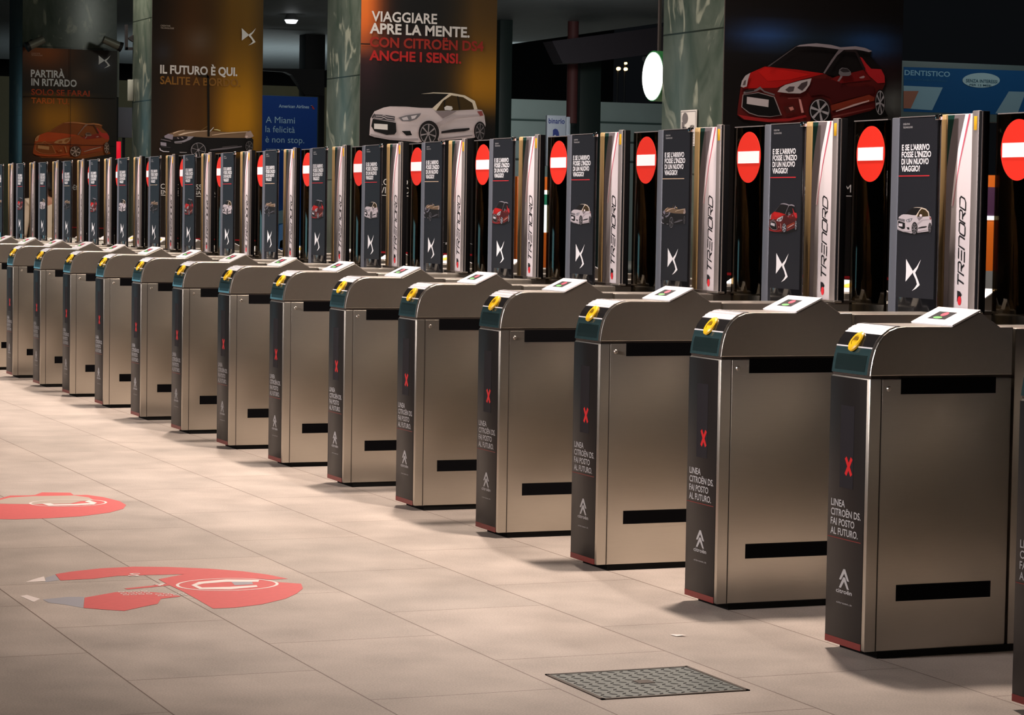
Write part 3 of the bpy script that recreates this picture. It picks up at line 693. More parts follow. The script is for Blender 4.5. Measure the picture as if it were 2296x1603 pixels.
# ------------------------------------------------------------------ columns and posters
def marble():
    m, nt, b = newmat('green_marble')
    tc = nt.nodes.new('ShaderNodeTexCoord')
    n1 = nt.nodes.new('ShaderNodeTexNoise'); n1.inputs['Scale'].default_value = 2.6; n1.inputs['Detail'].default_value = 10; n1.inputs['Roughness'].default_value = .65; n1.inputs['Distortion'].default_value = .8
    mp = nt.nodes.new('ShaderNodeMapping'); mp.inputs['Scale'].default_value = (1.6, 1.6, .8); mp.inputs['Rotation'].default_value = (.3, .5, .2)
    nt.links.new(tc.outputs['Object'], mp.inputs[0]); nt.links.new(mp.outputs[0], n1.inputs['Vector'])
    cr = nt.nodes.new('ShaderNodeValToRGB'); e = cr.color_ramp.elements
    e[0].position = .3; e[0].color = (.022, .038, .026, 1); e[1].position = .72; e[1].color = (.085, .105, .085, 1)
    nt.links.new(n1.outputs[0], cr.inputs[0])
    n2 = nt.nodes.new('ShaderNodeTexNoise'); n2.inputs['Scale'].default_value = 2.3; n2.inputs['Detail'].default_value = 8; n2.inputs['Distortion'].default_value = 1.6
    nt.links.new(mp.outputs[0], n2.inputs['Vector'])
    c2 = nt.nodes.new('ShaderNodeValToRGB'); e = c2.color_ramp.elements
    e[0].position = .60; e[0].color = (0, 0, 0, 1); e[1].position = .67; e[1].color = (1, 1, 1, 1)
    nt.links.new(n2.outputs[0], c2.inputs[0])
    mx = nt.nodes.new('ShaderNodeMix'); mx.data_type = 'RGBA'; mx.inputs[7].default_value = (.20, .22, .17, 1)
    nt.links.new(c2.outputs[0], mx.inputs[0]); nt.links.new(cr.outputs[0], mx.inputs[6])
    sx = nt.nodes.new('ShaderNodeSeparateXYZ'); nt.links.new(tc.outputs['Object'], sx.inputs[0])
    mo = nt.nodes.new('ShaderNodeMath'); mo.operation = 'PINGPONG'; mo.inputs[1].default_value = .5
    ad = nt.nodes.new('ShaderNodeMath'); ad.operation = 'ADD'; ad.inputs[1].default_value = .34
    nt.links.new(sx.outputs['Z'], ad.inputs[0]); nt.links.new(ad.outputs[0], mo.inputs[0])
    lt = nt.nodes.new('ShaderNodeMath'); lt.operation = 'LESS_THAN'; lt.inputs[1].default_value = .006; nt.links.new(mo.outputs[0], lt.inputs[0])
    m2 = nt.nodes.new('ShaderNodeMix'); m2.data_type = 'RGBA'; m2.inputs[7].default_value = (.01, .015, .01, 1)
    nt.links.new(lt.outputs[0], m2.inputs[0]); nt.links.new(mx.outputs[2], m2.inputs[6]); nt.links.new(m2.outputs[2], b.inputs['Base Color'])
    b.inputs['Roughness'].default_value = .3
    return m
MARB = marble()
def PX(px, py, X):                    # photo pixel -> point on the plane x = X
    d = fwd*FPX+rgt*(px-1148)+upv*(801.5-py); return CAM+d*((X-CAM.x)/d.x)
COLS = [(-8.89, 3.982, 5.386, .96), (-16.54, 3.974, 5.375, 1.02), (-23.87, 3.802, 5.205, .96), (-30.61, 3.600, 4.998, .96)]
for X_, ya, yb, D in COLS:
    b = MB().box(-D/2, D/2, -(yb-ya)/2, (yb-ya)/2, 0, 7, MARB, .006)
    struct(b.build('column', None, (X_-D/2-.015, (ya+yb)/2, 0)))
GAIN = 2.2
GAINS = [1.25, 1.9, 2.4, 2.6]
def poster(idx, label, bg, nz=40, ny=16, ztop=None, zbot=.25):
    global GAIN; GAIN = GAINS[idx]
    X_, ya, yb, D = COLS[idx]; ztop = ztop or 4.2
    t = thing('advertising_poster', label, 'poster', (X_, (ya+yb)/2, zbot), 0, 'car posters on the columns')
    mx_, my_ = X_, (ya+yb)/2
    b = MB().box(-.012, .0, ya-my_, yb-my_, 0, ztop-zbot, SEAM); b.build('backing_board', t)
    b = MB(); vs = []
    cols = {}
    for i in range(nz+1):
        for j in range(ny+1):
            z = zbot+(ztop-zbot)*i/nz; y = ya+(yb-ya)*j/ny
            vs.append((.001, y-my_, z-zbot)); cols[len(vs)-1] = tuple(min(.9, v*GAIN) for v in lin(bg(j/ny, z)))
    fs = []; fc = []
    for i in range(nz):
        for j in range(ny):
            f = (i*(ny+1)+j, i*(ny+1)+j+1, (i+1)*(ny+1)+j+1, (i+1)*(ny+1)+j); fs.append(f); fc.append([cols[k] for k in f])
    for f, c_ in zip(fs, fc):
        b.add([vs[k] for k in f], [(0, 1, 2, 3)], PRINT, col=c_)
    b.build('printed_sheet', t)
    def loc(px, py, n=.004):
        p = PX(px, py, X_+n); return (n, p.y-my_, p.z-zbot)
    return t, loc
def ptext(t, loc, items, name='headline_lettering'):
    for tx, xa, ya_, xb, yb_, cap, col, bold in items:
        b = MB()
        a = Vector(loc(xa, ya_, .006)); c = Vector(loc(xb, yb_, .006)); h = (Vector(loc(xa, ya_-cap, .006))-a).z
        v, f = text2d(tx, 0, 0, h, (c-a).length, bold)
        b.add([(.006, a.y+p[0], a.z+p[1]) for p in v], f, PRINT, col=tuple(min(.9, q_*GAIN) for q_ in lin(col)))
        b.build(name, t)
def pcar(t, loc, car, tf):
    b = MB(); L_, bb = car
    for i, (pts, c) in enumerate(L_):
        b.add([loc(*tf(p), .006+.0009*i) for p in pts], [tuple(range(len(pts)))], PRINT, col=tuple(min(.9, q_*GAIN) for q_ in lin(c)))
    return b.build('printed_car', t)
def plogo(t, loc, x0_, y0_, x1_, y1_, col):
    b = MB()
    for p in dslogo():
        b.add([loc(x0_+(x1_-x0_)*u, y1_+(y0_-y1_)*v, .007) for u, v in p], [tuple(range(len(p)))], PRINT, col=tuple(min(.9, q_*GAIN) for q_ in lin(col)))
    return b.build('winged_emblem', t)
def pbar(t, loc, x0_, x1_, y_, h, col, name):
    b = MB(); b.add([loc(x0_, y_, .007), loc(x1_, y_+(x1_-x0_)*.03, .007), loc(x1_, y_+h+(x1_-x0_)*.03, .007), loc(x0_, y_+h, .007)], [(0, 1, 2, 3)], PRINT, col=tuple(min(.9, q_*GAIN) for q_ in lin(col)))
    return b.build(name, t)
def mixc(a, b_, t_): t_ = max(0, min(1, t_)); return tuple(p+(q_-p)*t_ for p, q_ in zip(a, b_))
def bump_(x, c, w_): return math.exp(-((x-c)/w_)**2)
# poster with the red car
def bg4(u, z):
    c = (9, 7, 8)
    c = mixc(c, (34, 62, 110), 1.0*bump_(u, .25, .22)*bump_(z, 2.62, .09)); c = mixc(c, (30, 66, 116), .95*bump_(u, .8, .2)*bump_(z, 2.58, .11))
    c = mixc(c, (24, 40, 48), .6*bump_(u, .5, .2)*bump_(z, 2.56, .1)); c = mixc(c, (86, 92, 92), .9*bump_(u, .96, .1)*bump_(z, 2.19, .13))
    c = mixc(c, (40, 14, 18), .5*bump_(u, .9, .2)*bump_(z, 2.42, .1)); return c
t, loc = poster(0, 'dark poster with a red hatchback, on the column nearest the camera', bg4, 60, 24)
pcar(t, loc, car_red(), lambda p: (1600+p[0]/3.3, p[1]/3.3))
ptext(t, loc, [('DA', 1795, 431, 1817, 432, 17, (190, 190, 195), .0), ('M', 1894, 431, 1908, 432, 17, (190, 190, 195), .0)], 'caption_lettering')
pbar(t, loc, 1780, 1912, 435, 1.6, (190, 190, 195), 'caption_line'); pbar(t, loc, 1630, 2012, 611, 6, (120, 14, 22), 'red_line')
ptext(t, loc, [('CITROËN', 1795, 628, 1850, 629, 4, (140, 140, 145), .0), ('citroen.it', 1795, 636, 1840, 637, 4, (140, 140, 145), .0)], 'small_print')
# poster with the white car
def bg3(u, z):
    c = (10, 8, 10)
    c = mixc(c, (196, 96, 36), 1.0*bump_(u, .02, .14)*(1 if z > 2.95 else math.exp(-((z-2.95)/.1)**2)))
    c = mixc(c, (140, 96, 12), min(1, 1.15*bump_(u, .92, .22))*(1/(1+math.exp((2.32-z)/.05)))*(.45+.55*bump_(z, 2.62, .35)))
    c = mixc(c, (60, 20, 20), .7*bump_(u, .35, .3)*bump_(z, 2.95, .14)); c = mixc(c, (62, 34, 42), .5*bump_(u, .05, .12)*bump_(z, 2.75, .3)); return c
t, loc = poster(1, 'poster with a white hatchback under orange light, on the second column', bg3, 60, 24)
pcar(t, loc, car_white(), lambda p: (560+p[0]/2.863, p[1]/2.863))
ptext(t, loc, [('VIAGGIARE', 833, 47, 980, 50, 22, (205, 200, 205), .02), ('APRE LA MENTE.', 829, 74, 1053, 83, 22, (215, 212, 220), .03)])
ptext(t, loc, [('CON CITROËN DS4', 829, 104, 1084, 116, 21, (128, 34, 26), .03), ('ANCHE I SENSI.', 828, 134, 1034, 143, 21, (150, 30, 30), .03)], 'red_lettering')
pbar(t, loc, 809, 830, 97, 2.5, (8, 6, 6), 'sheet_joint')
ptext(t, loc, [('CITROËN DS4', 820, 414, 932, 417, 14, (190, 190, 195), .0), ('VIAGGIO', 852, 433, 918, 435, 14, (190, 190, 195), .0)], 'caption_lettering')
pbar(t, loc, 820, 932, 436, 1.4, (190, 190, 195), 'caption_line'); pbar(t, loc, 810, 1108, 562, 4, (120, 14, 22), 'red_line')
ptext(t, loc, [('CITROËN', 958, 548, 1064, 551, 5, (150, 150, 155), .0)], 'small_print')
# poster with the convertible
def bg2(u, z):
    c = (16, 11, 8); top = 1/(1+math.exp((2.02-z)/.02))
    c = mixc(c, (142, 98, 10), min(1, 1.1*bump_(u, .78, .27))*top*(.5+.5*bump_(z, 2.5, .6))); c = mixc(c, (66, 38, 8), .75*bump_(u, .35, .22)*top)
    c = mixc(c, (88, 82, 84), .45*bump_(u, .42, .12)*bump_(z, 3.4, .15)); c = mixc(c, (40, 45, 60), .5*bump_(u, .1, .08)*bump_(z, 3.25, .12)); return c
t, loc = poster(2, 'poster with a grey convertible before a glowing orange ground, on the third column', bg2, 60, 24)
pcar(t, loc, car_grey(), lambda p: (340+p[0]/8.83, 200+p[1]/8.83))
ptext(t, loc, [('IL FUTURO È QUI.', 359, 164, 532, 168, 18, (205, 196, 190), .03)])
ptext(t, loc, [('SALITE A BORDO.', 359, 188, 539, 193, 17, (104, 72, 28), .02)], 'gold_lettering')
ptext(t, loc, [('CRÉATIVE', 360, 59, 382, 59.5, 3.4, (150, 140, 130), 0), ('TECHNOLOGIE', 360, 64, 390, 65, 3.2, (150, 140, 130), 0)], 'small_print')
plogo(t, loc, 542, 63, 574, 102, (190, 180, 170))
b = MB(); b.add([loc(464, 168, .0335), loc(469, 170, .0335), loc(470, 306, .0335), loc(465, 306, .0335)], [(0, 1, 2, 3)], PRINT, col=(.006, .004, .002)); b.add([loc(440, 168, .0335), loc(466, 168, .0335), loc(469, 175, .0335), loc(445, 172, .0335)], [(0, 1, 2, 3)], PRINT, col=(.02, .012, .004)); b.build('torn_seam', t)
ptext(t, loc, [('CITROËN DS5', 360, 423, 452, 425, 11, (170, 170, 175), .0), ('ENTRATE IN UNA NUOV', 361, 435, 486, 437, 9, (170, 170, 175), .0)], 'caption_lettering')
pbar(t, loc, 361, 486, 437, 1.2, (170, 170, 175), 'caption_line'); pbar(t, loc, 342, 586, 531, 3, (110, 14, 20), 'red_line')
# poster with the orange-tinted red car
def bg1(u, z):
    c = (18, 12, 8)
    c = mixc(c, (108, 52, 8), .9*bump_(u, .25, .3)*bump_(z, 3.6, .3)); c = mixc(c, (140, 90, 12), min(1, 1.15*bump_(u, .38, .33))*bump_(z, 2.62, .42)*(1 if z < 2.98 else .25))
    c = mixc(c, (70, 52, 40), .6*bump_(u, .62, .14)*bump_(z, 3.25, .16)); c = mixc(c, (58, 64, 78), .7*bump_(u, .85, .1)*bump_(z, 3.42, .1)); c = mixc(c, (70, 34, 8), .6*(1 if z < 2.3 else 0)*bump_(u, .4, .35)); return c
t, loc = poster(3, 'poster with a car tinted orange, on the farthest column at top left', bg1, 60, 24, ztop=3.64)
pcar(t, loc, car_red(lambda c, p: mixc(c, (176, 84, 14), .62 if min(q_[0] for q_ in p) < 700 else .25)), lambda p: (74+(p[0]-175)*171/1095, 273+(p[1]-320)*82/615))
ptext(t, loc, [('PARTIRÀ', 69, 172, 145, 173, 15.5, (188, 178, 170), .03), ('IN RITARDO', 70, 191, 172, 194, 15, (188, 178, 170), .03)])
ptext(t, loc, [('SOLO SE FARAI', 70, 212, 201, 214, 12.5, (136, 46, 12), .02), ('TARDI TU.', 70, 231, 155, 232, 12, (166, 74, 14), .02)], 'orange_lettering')
ptext(t, loc, [('CRÉATIVE', 70, 121, 90, 121.5, 3, (140, 110, 90), 0), ('TECHNOLOGIE', 70, 125, 95, 126, 3, (140, 110, 90), 0)], 'small_print')
plogo(t, loc, 221, 124, 248, 153, (175, 168, 160))
b = MB()
for q4 in ([(157.5, 108), (158.5, 108), (158.5, 352), (157.5, 352)], [(52, 215), (260, 219), (260, 220.5), (52, 216.5)], [(52, 322), (260, 326), (260, 327), (52, 323)]):
    b.add([loc(x_, y_, .036) for x_, y_ in q4], [(0, 1, 2, 3)], PRINT, col=(.012, .008, .004))
b.build('sheet_joint', t)
pbar(t, loc, 51, 260, 505, 3, (110, 14, 20), 'red_line')
ptext(t, loc, [('CITROËN DS3', 130, 425, 200, 427, 10, (160, 160, 165), .0)], 'caption_lettering')

# notice on the nearest column
t = thing('surveillance_notice', 'small white surveillance notice with a camera drawing, on green marble', 'sign', (-9.39, 3.968, 1.985))
a = .13; NW = mat('notice_white', lin((188, 184, 178)), .5); NG_ = mat('notice_grey', lin((92, 88, 88)), .5); NK = mat('notice_black', lin((40, 36, 40)), .5)
hx, hz = .125, .127
MB().box(-hx, hx, -.004, .004, -hz, hz, NW, .002).build('plate', t)
b = MB()
for x0_, x1_, z0_, z1_ in ((-.115, .115, .114, .118), (-.115, .115, -.118, -.114), (-.117, -.113, -.118, .118), (.113, .117, -.118, .118)): b.box(x0_, x1_, -.0052, -.004, z0_, z1_, NG_)
b.build('border', t)
b = MB(); b.add([(-.05+.045*math.cos(q_), -.006, .07+.04*math.sin(q_)) for q_ in [2*math.pi*i/20 for i in range(20)]], [tuple(range(20))], NG_)
b.box(-.10, -.06, -.0055, -.0045, .0, .045, NG_); b.box(-.075, -.03, -.0055, -.0045, -.005, .01, NG_); b.build('camera_pictogram', t)
b = MB(); v, f = text2d('AREA', .025, 0, .02, .075, .02); b.add([(p[0], -.0055, p[1]) for p in v], f, NK)
v, f = text2d('VIDEOSORVEGLIATA', -.10, -.04, .015, .2, .02); b.add([(p[0], -.0055, p[1]) for p in v], f, NK)
for i in range(6): b.box(-.10, .10-.02*(i % 2), -.0053, -.0046, -.058-.009*i, -.0555-.009*i, NG_)
b.build('lettering', t)

# round lit sign beyond the nearest column
p = plane_z(1476, 170, 1.387) ; d = (fwd*FPX+rgt*(1477-1148)+upv*(801.5-171)); kx = (4.55-CAM.y)/d.y; c = CAM+d*kx
t = thing('round_lightbox', 'bright round lightbox sign with a green rim half hidden by the nearest column', 'lit sign', tuple(c))
GR = mat('green_rim', lin((40, 110, 60)), .4); LW = mat('lightbox_white', (.9, .9, .9), .4, emit=(1, 1, 1), es=2.2)
R1 = 112/2/FPX*(c-CAM).length
b = MB().cyl((0, -.05, 0), (0, .05, 0), R1, R1, GR, 40); b.build('rim', t)
b = MB().cyl((0, -.054, -.002), (0, -.051, -.002), R1*.95, R1*.95, LW, 40); b.build('lit_face', t)
MB().cyl((0, 0, R1), (0, 0, R1+1.6), .015, .015, SEAM, 10).build('hanger_rod', t)

# ------------------------------------------------------------------ beyond the gates
CEIL = mat('ceiling_slats', lin((120, 128, 132)), .6, bump=.3, bscale=3, stretch=(.3, 12, 1), var=.25)
struct(MB().box(-67.6, -9, 5.6, 20.2, 5.5, 5.8, CEIL).build('ceiling'))
DARKG = mat('dark_green_paint', lin((44, 58, 56)), .5); DARKP = mat('dark_purple_steel', lin((58, 52, 60)), .6); REDC = mat('dull_red_paint', lin((110, 62, 62)), .6)
OLW = mat('olive_wall', lin((112, 106, 78)), .7, var=.1, bscale=3); BLK = mat('black_steel', lin((14, 14, 18)), .6)
WALLP = mat('pale_green_panels', lin((112, 122, 120)), .6, var=.06, bscale=2)
b = MB().box(-60.3, -60, 19, 34, 0, 4.5, WALLP)
for z_ in (3.9, 3.35, 2.8): b.box(-60, -59.97, 19, 34, z_, z_+.05, DARKG)
struct(b.build('wall_back'))
struct(MB().box(-76, -75.7, 12, 26, 0, 5.4, OLW).build('wall_left'))
struct(MB().box(-90, -89.8, 0, 40, 0, 9, BLK).build('wall_front'))
def pillar(pxa, pxb, X_, ztop, m, D=.5):
    a_ = PX(pxa, 300, X_).y; b_ = PX(pxb, 300, X_).y
    return struct(MB().box(-D/2, D/2, -(b_-a_)/2, (b_-a_)/2, 0, ztop, m, .01).build('pillar', None, (X_-D/2, (a_+b_)/2, 0)))
pillar(1118, 1146, -45, 5.5, DARKG); pillar(1299, 1346, -45, 5.0, DARKG)
b = MB(); a_ = PX(1287, 200, -44.5)
struct(MB().cyl((-44.6, a_.y, 3.3), (-44.6, a_.y, 5.5), .12, .12, REDC, 20).build('pillar'))
pillar(683, 727, -52, 5.5, BLK)
# canopy bracket and beams
b = MB(); pts = [PX(x_, y_, -51.9) for x_, y_ in ((590, 153), (727, 155), (727, 215), (683, 212), (672, 192), (655, 168), (640, 161), (590, 158))]
vs = [tuple(q_) for q_ in pts]+[(q_.x-.25, q_.y, q_.z) for q_ in pts]; n = len(pts)
b.add(vs, [tuple(range(n)), tuple(range(2*n-1, n-1, -1))]+[(i, (i+1) % n, n+(i+1) % n, n+i) for i in range(n)], BLK); struct(b.build('trim_bracket'))
b = MB(); pts = [PX(x_, y_, -42.5) for x_, y_ in ((1238, 92), (1500, 58), (1500, 116), (1310, 141), (1262, 142))]
vs = [tuple(q_) for q_ in pts]+[(q_.x-.5, q_.y, q_.z) for q_ in pts]; n = len(pts)
b.add(vs, [tuple(range(n)), tuple(range(2*n-1, n-1, -1))]+[(i, (i+1) % n, n+(i+1) % n, n+i) for i in range(n)], DARKP); struct(b.build('trim_beam'))
# ceiling lamp
LM = mat('lamp_glow', (1, 1, 1), .4, emit=(.95, .98, 1), es=6); LB = mat('lamp_body', lin((150, 150, 155)), .4, .5)
p = plane_z(653, 47, 5.3) if False else None
d = fwd*FPX+rgt*(653-1148)+upv*(801.5-47); c = CAM+d*((5.36-CAM.z)/d.z)
t = thing('ceiling_lamp', 'bright flat round ceiling lamp at the top left of the green column', 'lamp', tuple(c))
MB().cyl((0, 0, .02), (0, 0, .14), .16, .10, LB, 24).build('housing', t)
MB().cyl((0, 0, -.05), (0, 0, .03), .10, .15, LM, 24).build('diffuser', t)
# far amber lights
AMB = mat('amber_glow', (1, .7, .3), .4, emit=(1, .62, .22), es=5)
for (x_, y_, r_) in ((1403, 142, .04), (1403, 155, .055), (1387, 154, .06)):
    c = PX(x_, y_, -70); b = MB().cyl((-.05, 0, 0), (.05, 0, 0), r_, r_*.9, AMB, 16)
    o = thing('signal_lamp', 'x', 'lamp', tuple(c)); b.build('lens', o); (MB().cyl((-.08, 0, .0), (-.08, 0, -c.z), .03, .03, BLK, 8).build('mast', o) if y_ != 142 else MB().box(-.08, -.04, -.04, .04, -.11, .05, BLK).build('bracket', o)); tag(o, {142: 'upper amber signal light of the stacked pair in the dark', 155: 'lower amber signal light of the stacked pair in the dark'}[y_] if x_ == 1403 else 'dimmer amber light left of the stacked pair', 'lamp', 'far amber lights')
c = PX(1444, 130, -43); b = MB().cyl((0, 0, 0), (.12, .05, -.05), .06, .10, LB, 16).build('spotlight', None, tuple(c)); tag(b, 'small pale spotlight under the dark beam left of the round lightbox', 'spotlight')

# platform number sign
X_ = -40; a_ = PX(1227, 258, X_); b_ = PX(1268, 340, X_)
t = thing('platform_sign', 'white sign reading binario with a blue numeral 3, seen over the flaps', 'sign', (X_, (a_.y+b_.y)/2, 0))
SW = mat('sign_grey_white', lin((150, 156, 168)), .5); SB = mat('sign_blue', lin((28, 44, 110)), .5); SB2 = mat('sign_bright_blue', lin((30, 60, 190)), .5)
hw_ = (b_.y-a_.y)/2; zt = a_.z
MB().box(-.08, 0, -hw_, hw_, zt-1.0, zt, SW, .01).build('board', t)
MB().box(-.08, .0, hw_+.01, hw_+.09, zt-.95, zt-.02, SW, .01).build('side_board', t)
MB().box(-.06, -.02, hw_+.02, hw_+.20, 1.2, zt-.55, SB2).build('blue_panel', t)
b = MB(); v, f = text2d('binario', -hw_+.03, zt-.16, .10, 2*hw_-.06, .02); b.add([(.004, p[0], p[1]) for p in v], f, SB)
v, f = text2d('3', -hw_+.12, zt-.72, .42, 2*hw_-.26, .05); b.add([(.004, p[0], p[1]) for p in v], f, SB); b.build('lettering', t)
MB().cyl((-.04, 0, 0), (-.04, 0, zt-1.0), .04, .04, DARKG, 12).build('post', t)

# airline billboard
GAIN = 2.2
X_ = -35; a_ = PX(588, 214, X_); b_ = PX(712, 217, X_)
t = thing('airline_billboard', 'blue standing airline advertisement between the second and third columns', 'billboard', (X_, (a_.y+b_.y)/2, 0))
my_ = (a_.y+b_.y)/2; zt = a_.z
MB().box(-.15, -.002, a_.y-my_-.02, b_.y-my_+.02, .0, zt+.01, DARKG, .01).build('frame', t)
b = MB(); n = 24; w2 = (b_.y-a_.y)/2
for i in range(n):
    za, zb = .45+(zt-.45)*i/n, .45+(zt-.45)*(i+1)/n
    ca, cb = [tuple(q_*GAIN for q_ in lin(mixc((52, 110, 150), (10, 44, 104), (z_-.7)/.8))) for z_ in (za, zb)]
    b.add([(0, -w2, za), (0, w2, za), (0, w2, zb), (0, -w2, zb)], [(0, 1, 2, 3)], PRINT, col=[ca, ca, cb, cb])
b.build('printed_sheet', t)
def locA(px, py, n_=.006): p = PX(px, py, X_+n_); return (n_, p.y-my_, p.z)
ptext(t, locA, [('American Airlines', 625, 241, 693, 243, 7, (130, 150, 195), .02), ('A Miami', 596, 275, 661, 274, 14, (130, 155, 205), 0), ('la felicità', 595, 296, 661, 298, 14, (130, 155, 205), 0), ('è non stop.', 595, 319, 682, 321, 14, (130, 155, 205), 0), ('prenota su aa.com', 597, 336, 650, 337, 4, (150, 165, 200), 0)], 'lettering')
b = MB(); b.add([locA(697, 237), locA(701, 237), locA(706, 245), locA(702, 245)], [(0, 1, 2, 3)], PRINT, col=lin((190, 60, 60))); b.add([locA(696, 236), locA(700, 236), locA(699, 240)], [(0, 1, 2)], PRINT, col=lin((180, 180, 200))); b.build('eagle_mark', t)
b = MB()
for pl, c_ in (([(590, 480), (640, 470), (640, 500), (590, 505)], (96, 120, 130)), ([(626, 505), (640, 500), (642, 556), (624, 556)], (90, 130, 180)), ([(628, 540), (640, 535), (640, 560), (626, 560)], (30, 60, 120))):
    b.add([locA(x_, y_) for x_, y_ in pl], [tuple(range(4))], PRINT, col=tuple(q_*GAIN for q_ in lin(c_)))
b.build('printed_figures', t)

# dental billboard
X_ = -20; ya, yb = PX(2019, 200, X_).y, PX(2420, 200, X_).y; my_ = (ya+yb)/2
t = thing('dental_billboard', 'blue dental clinic advertisement high up behind the nearest column', 'billboard', (X_, my_, 0))
def locD(px, py, n_=.006): p = PX(px, py, X_+n_); return (n_, p.y-my_, p.z)
def dquad(pts, c_, n_=.004, name=None):
    b = MB(); b.add([locD(x_, y_, n_) for x_, y_ in pts], [tuple(range(len(pts)))], PRINT, col=tuple(q_*GAIN for q_ in lin(c_))); return b.build(name, t)
zt = PX(2020, 141, X_).z; zb = PX(2020, 262, X_).z
MB().box(-.12, 0, ya-my_, yb-my_, zb-.03, zt+.03, mat('frame_grey_green', lin((96, 112, 112)), .5), .01).build('frame', t)
for yy in (ya-my_+.3, yb-my_-.3): MB().box(-.10, -.02, yy-.05, yy+.05, 0, zb-.02, DARKG).build('post', t)
dquad([(2026, 150), (2400, 162), (2400, 262), (2026, 250)], (16, 60, 100), .003, 'printed_sheet')
dquad([(2026, 192), (2114, 196), (2090, 247), (2026, 243)], (104, 130, 142), .006, 'white_box')
dquad([(2026, 204), (2060, 204), (2042, 243), (2026, 243)], (120, 78, 64), .009, 'portrait_photo')
dquad([(2262, 205), (2300, 206), (2280, 258), (2232, 254)], (100, 122, 132), .006, 'white_band')
b = MB(); b.add([locD(2200+42*math.cos(q_), 180+16.5*math.sin(q_), .008) for q_ in [2*math.pi*i/32 for i in range(32)]], [tuple(range(32))], PRINT, col=tuple(q_*GAIN for q_ in lin((128, 150, 156)))); b.build('oval_badge', t)
ptext(t, locD, [('DENTISTICO', 2028, 168, 2130, 172, 11, (104, 140, 160), .02), ('INTERVENTI AMBULATORIALI', 2028, 180, 2122, 183, 4, (40, 84, 116), 0)], 'lettering')
b = MB()
for tx, xa, ya_, xb, yb_, cap in (('SENZA INTERESSI', 2166, 184, 2236, 188, 7), ('PER 12 MESI', 2174, 192, 2222, 194, 4)):
    a_ = Vector(locD(xa, ya_, .011)); c_ = Vector(locD(xb, yb_, .011)); h = (Vector(locD(xa, ya_-cap, .011))-a_).z
    v, f = text2d(tx, 0, 0, h, (c_-a_).length, .01); b.add([(.011, a_.y+p[0], a_.z+p[1]) for p in v], f, PRINT, col=tuple(q_*GAIN for q_ in lin((40, 70, 84))))
b.build('badge_lettering', t)

# ticket machines beyond the gates
OR = mat('machine_orange', lin((205, 96, 20)), .45); PU = mat('machine_purple', lin((70, 40, 66)), .4); GYM = mat('machine_grey', lin((120, 118, 118)), .5)
SCL = mat('machine_lit_screen', (.9, .9, .9), .4, emit=(.9, 1, .95), es=1.6); GRN = mat('machine_green', lin((20, 120, 90)), .5); LBL = mat('machine_light_blue', lin((120, 170, 195)), .5)
MRD = mat('machine_red', lin((200, 70, 50)), .5)
def kiosk(px, X_, label, kind, side=1):
    y_ = PX(px, 450, X_).y
    t = thing('ticket_machine', label, 'ticket machine', (X_, y_, 0), 0, 'ticket machines beyond the gates')
    H_ = 2.03; w_ = .42
    body = {'o': OR, 'g': OR, 'b': LBL}[kind]
    MB().box(-.5, 0, -w_, w_, .08, H_, body, .02).build('body', t); MB().box(-.46, -.03, -w_+.03, w_-.03, 0, .08, GYM).build('base', t)
    if kind == 'o':
        MB().box(0, .012, -w_+.02, w_-.02, 1.42, 1.85, PU, .004).build('display_panel', t); MB().box(0, .03, -w_+.02, w_-.02, 1.36, 1.42, SCL).build('light_strip', t)
        MB().box(0, .02, -w_+.02, w_-.02, .30, .60, GYM).build('tray', t); MB().box(0, .02, .25, .33, .55, .72, LEDR).build('red_indicator', t)
    if kind == 'g':
        MB().box(0, .012, -w_+.04, w_-.02, .98, 1.78, SCL, .004).build('lit_screen', t); MB().box(.012, .016, -.05, w_-.06, 1.5, 1.7, GRN).build('green_logo', t)
    if kind == 'b':
        MB().box(0, .012, -w_+.04, w_-.04, .9, 1.7, LBL, .004).build('screen', t); MB().box(0, .014, -w_, w_, .1, .62, MRD, .004).build('red_base_panel', t)
    return t
kiosk(2206, -26, 'orange ticket machine with a purple display seen right of the nearest post', 'o')
kiosk(1205, -38, 'orange ticket machine with a white lit screen beside the fifth post', 'g')
kiosk(735, -50, 'light blue machine with a red base behind the ninth gate', 'b')

# things between the far columns
def slabY(px0, py0, px1, py1, X_, th, m, nm, label, cat, post=True):
    a_ = PX(px0, py0, X_); b_ = PX(px1, py1, X_); c_ = ((a_+b_)/2)
    o = thing(nm, label, cat, tuple(c_))
    MB().box(-th, 0, -(b_.y-a_.y)/2, (b_.y-a_.y)/2, -(a_.z-b_.z)/2, (a_.z-b_.z)/2, m, .004).build('face', o)
    if post: MB().box(-th-.03, -th+.002, -.02, .02, -c_.z, 0, BLK).build('post', o)
    return o
slabY(263, 240, 297, 309, -34, .06, mat('board_lilac_grey', lin((150, 148, 160)), .6), 'notice_board', 'plain lilac-grey board between the third and farthest columns', 'board')
slabY(258, 317, 271, 362, -33, .08, mat('red_lit', lin((200, 20, 40)), .4, emit=lin((235, 20, 45)), es=.8), 'red_light_box', 'small glowing red light box beside the farthest poster', 'lit sign')
slabY(288, 178, 298.5, 226, -24.79, .045, mat('pale_sign', lin((150, 158, 150)), .6), 'small_sign', 'pale grey sign half hidden by the third column', 'sign', False)
slabY(263, 110, 267, 218, -33.5, .05, mat('pale_strip', lin((150, 155, 145)), .6), 'vertical_strip', 'thin pale upright strip beside the farthest poster', 'strip')
slabY(46, -40, 50, 520, -33, .05, mat('pale_pipe', lin((120, 120, 115)), .5), 'drain_pipe', 'pale vertical pipe at the top left edge', 'pipe')
t = thing('hanging_bracket', 'black bracket with a triangular arm against the third column', 'bracket', tuple(PX(288, 85, -24.79)))
def lb(px, py): o_ = PX(288, 85, -24.79); p_ = PX(px, py, -24.79); return (p_.y-o_.y, p_.z-o_.z)
b = MB()
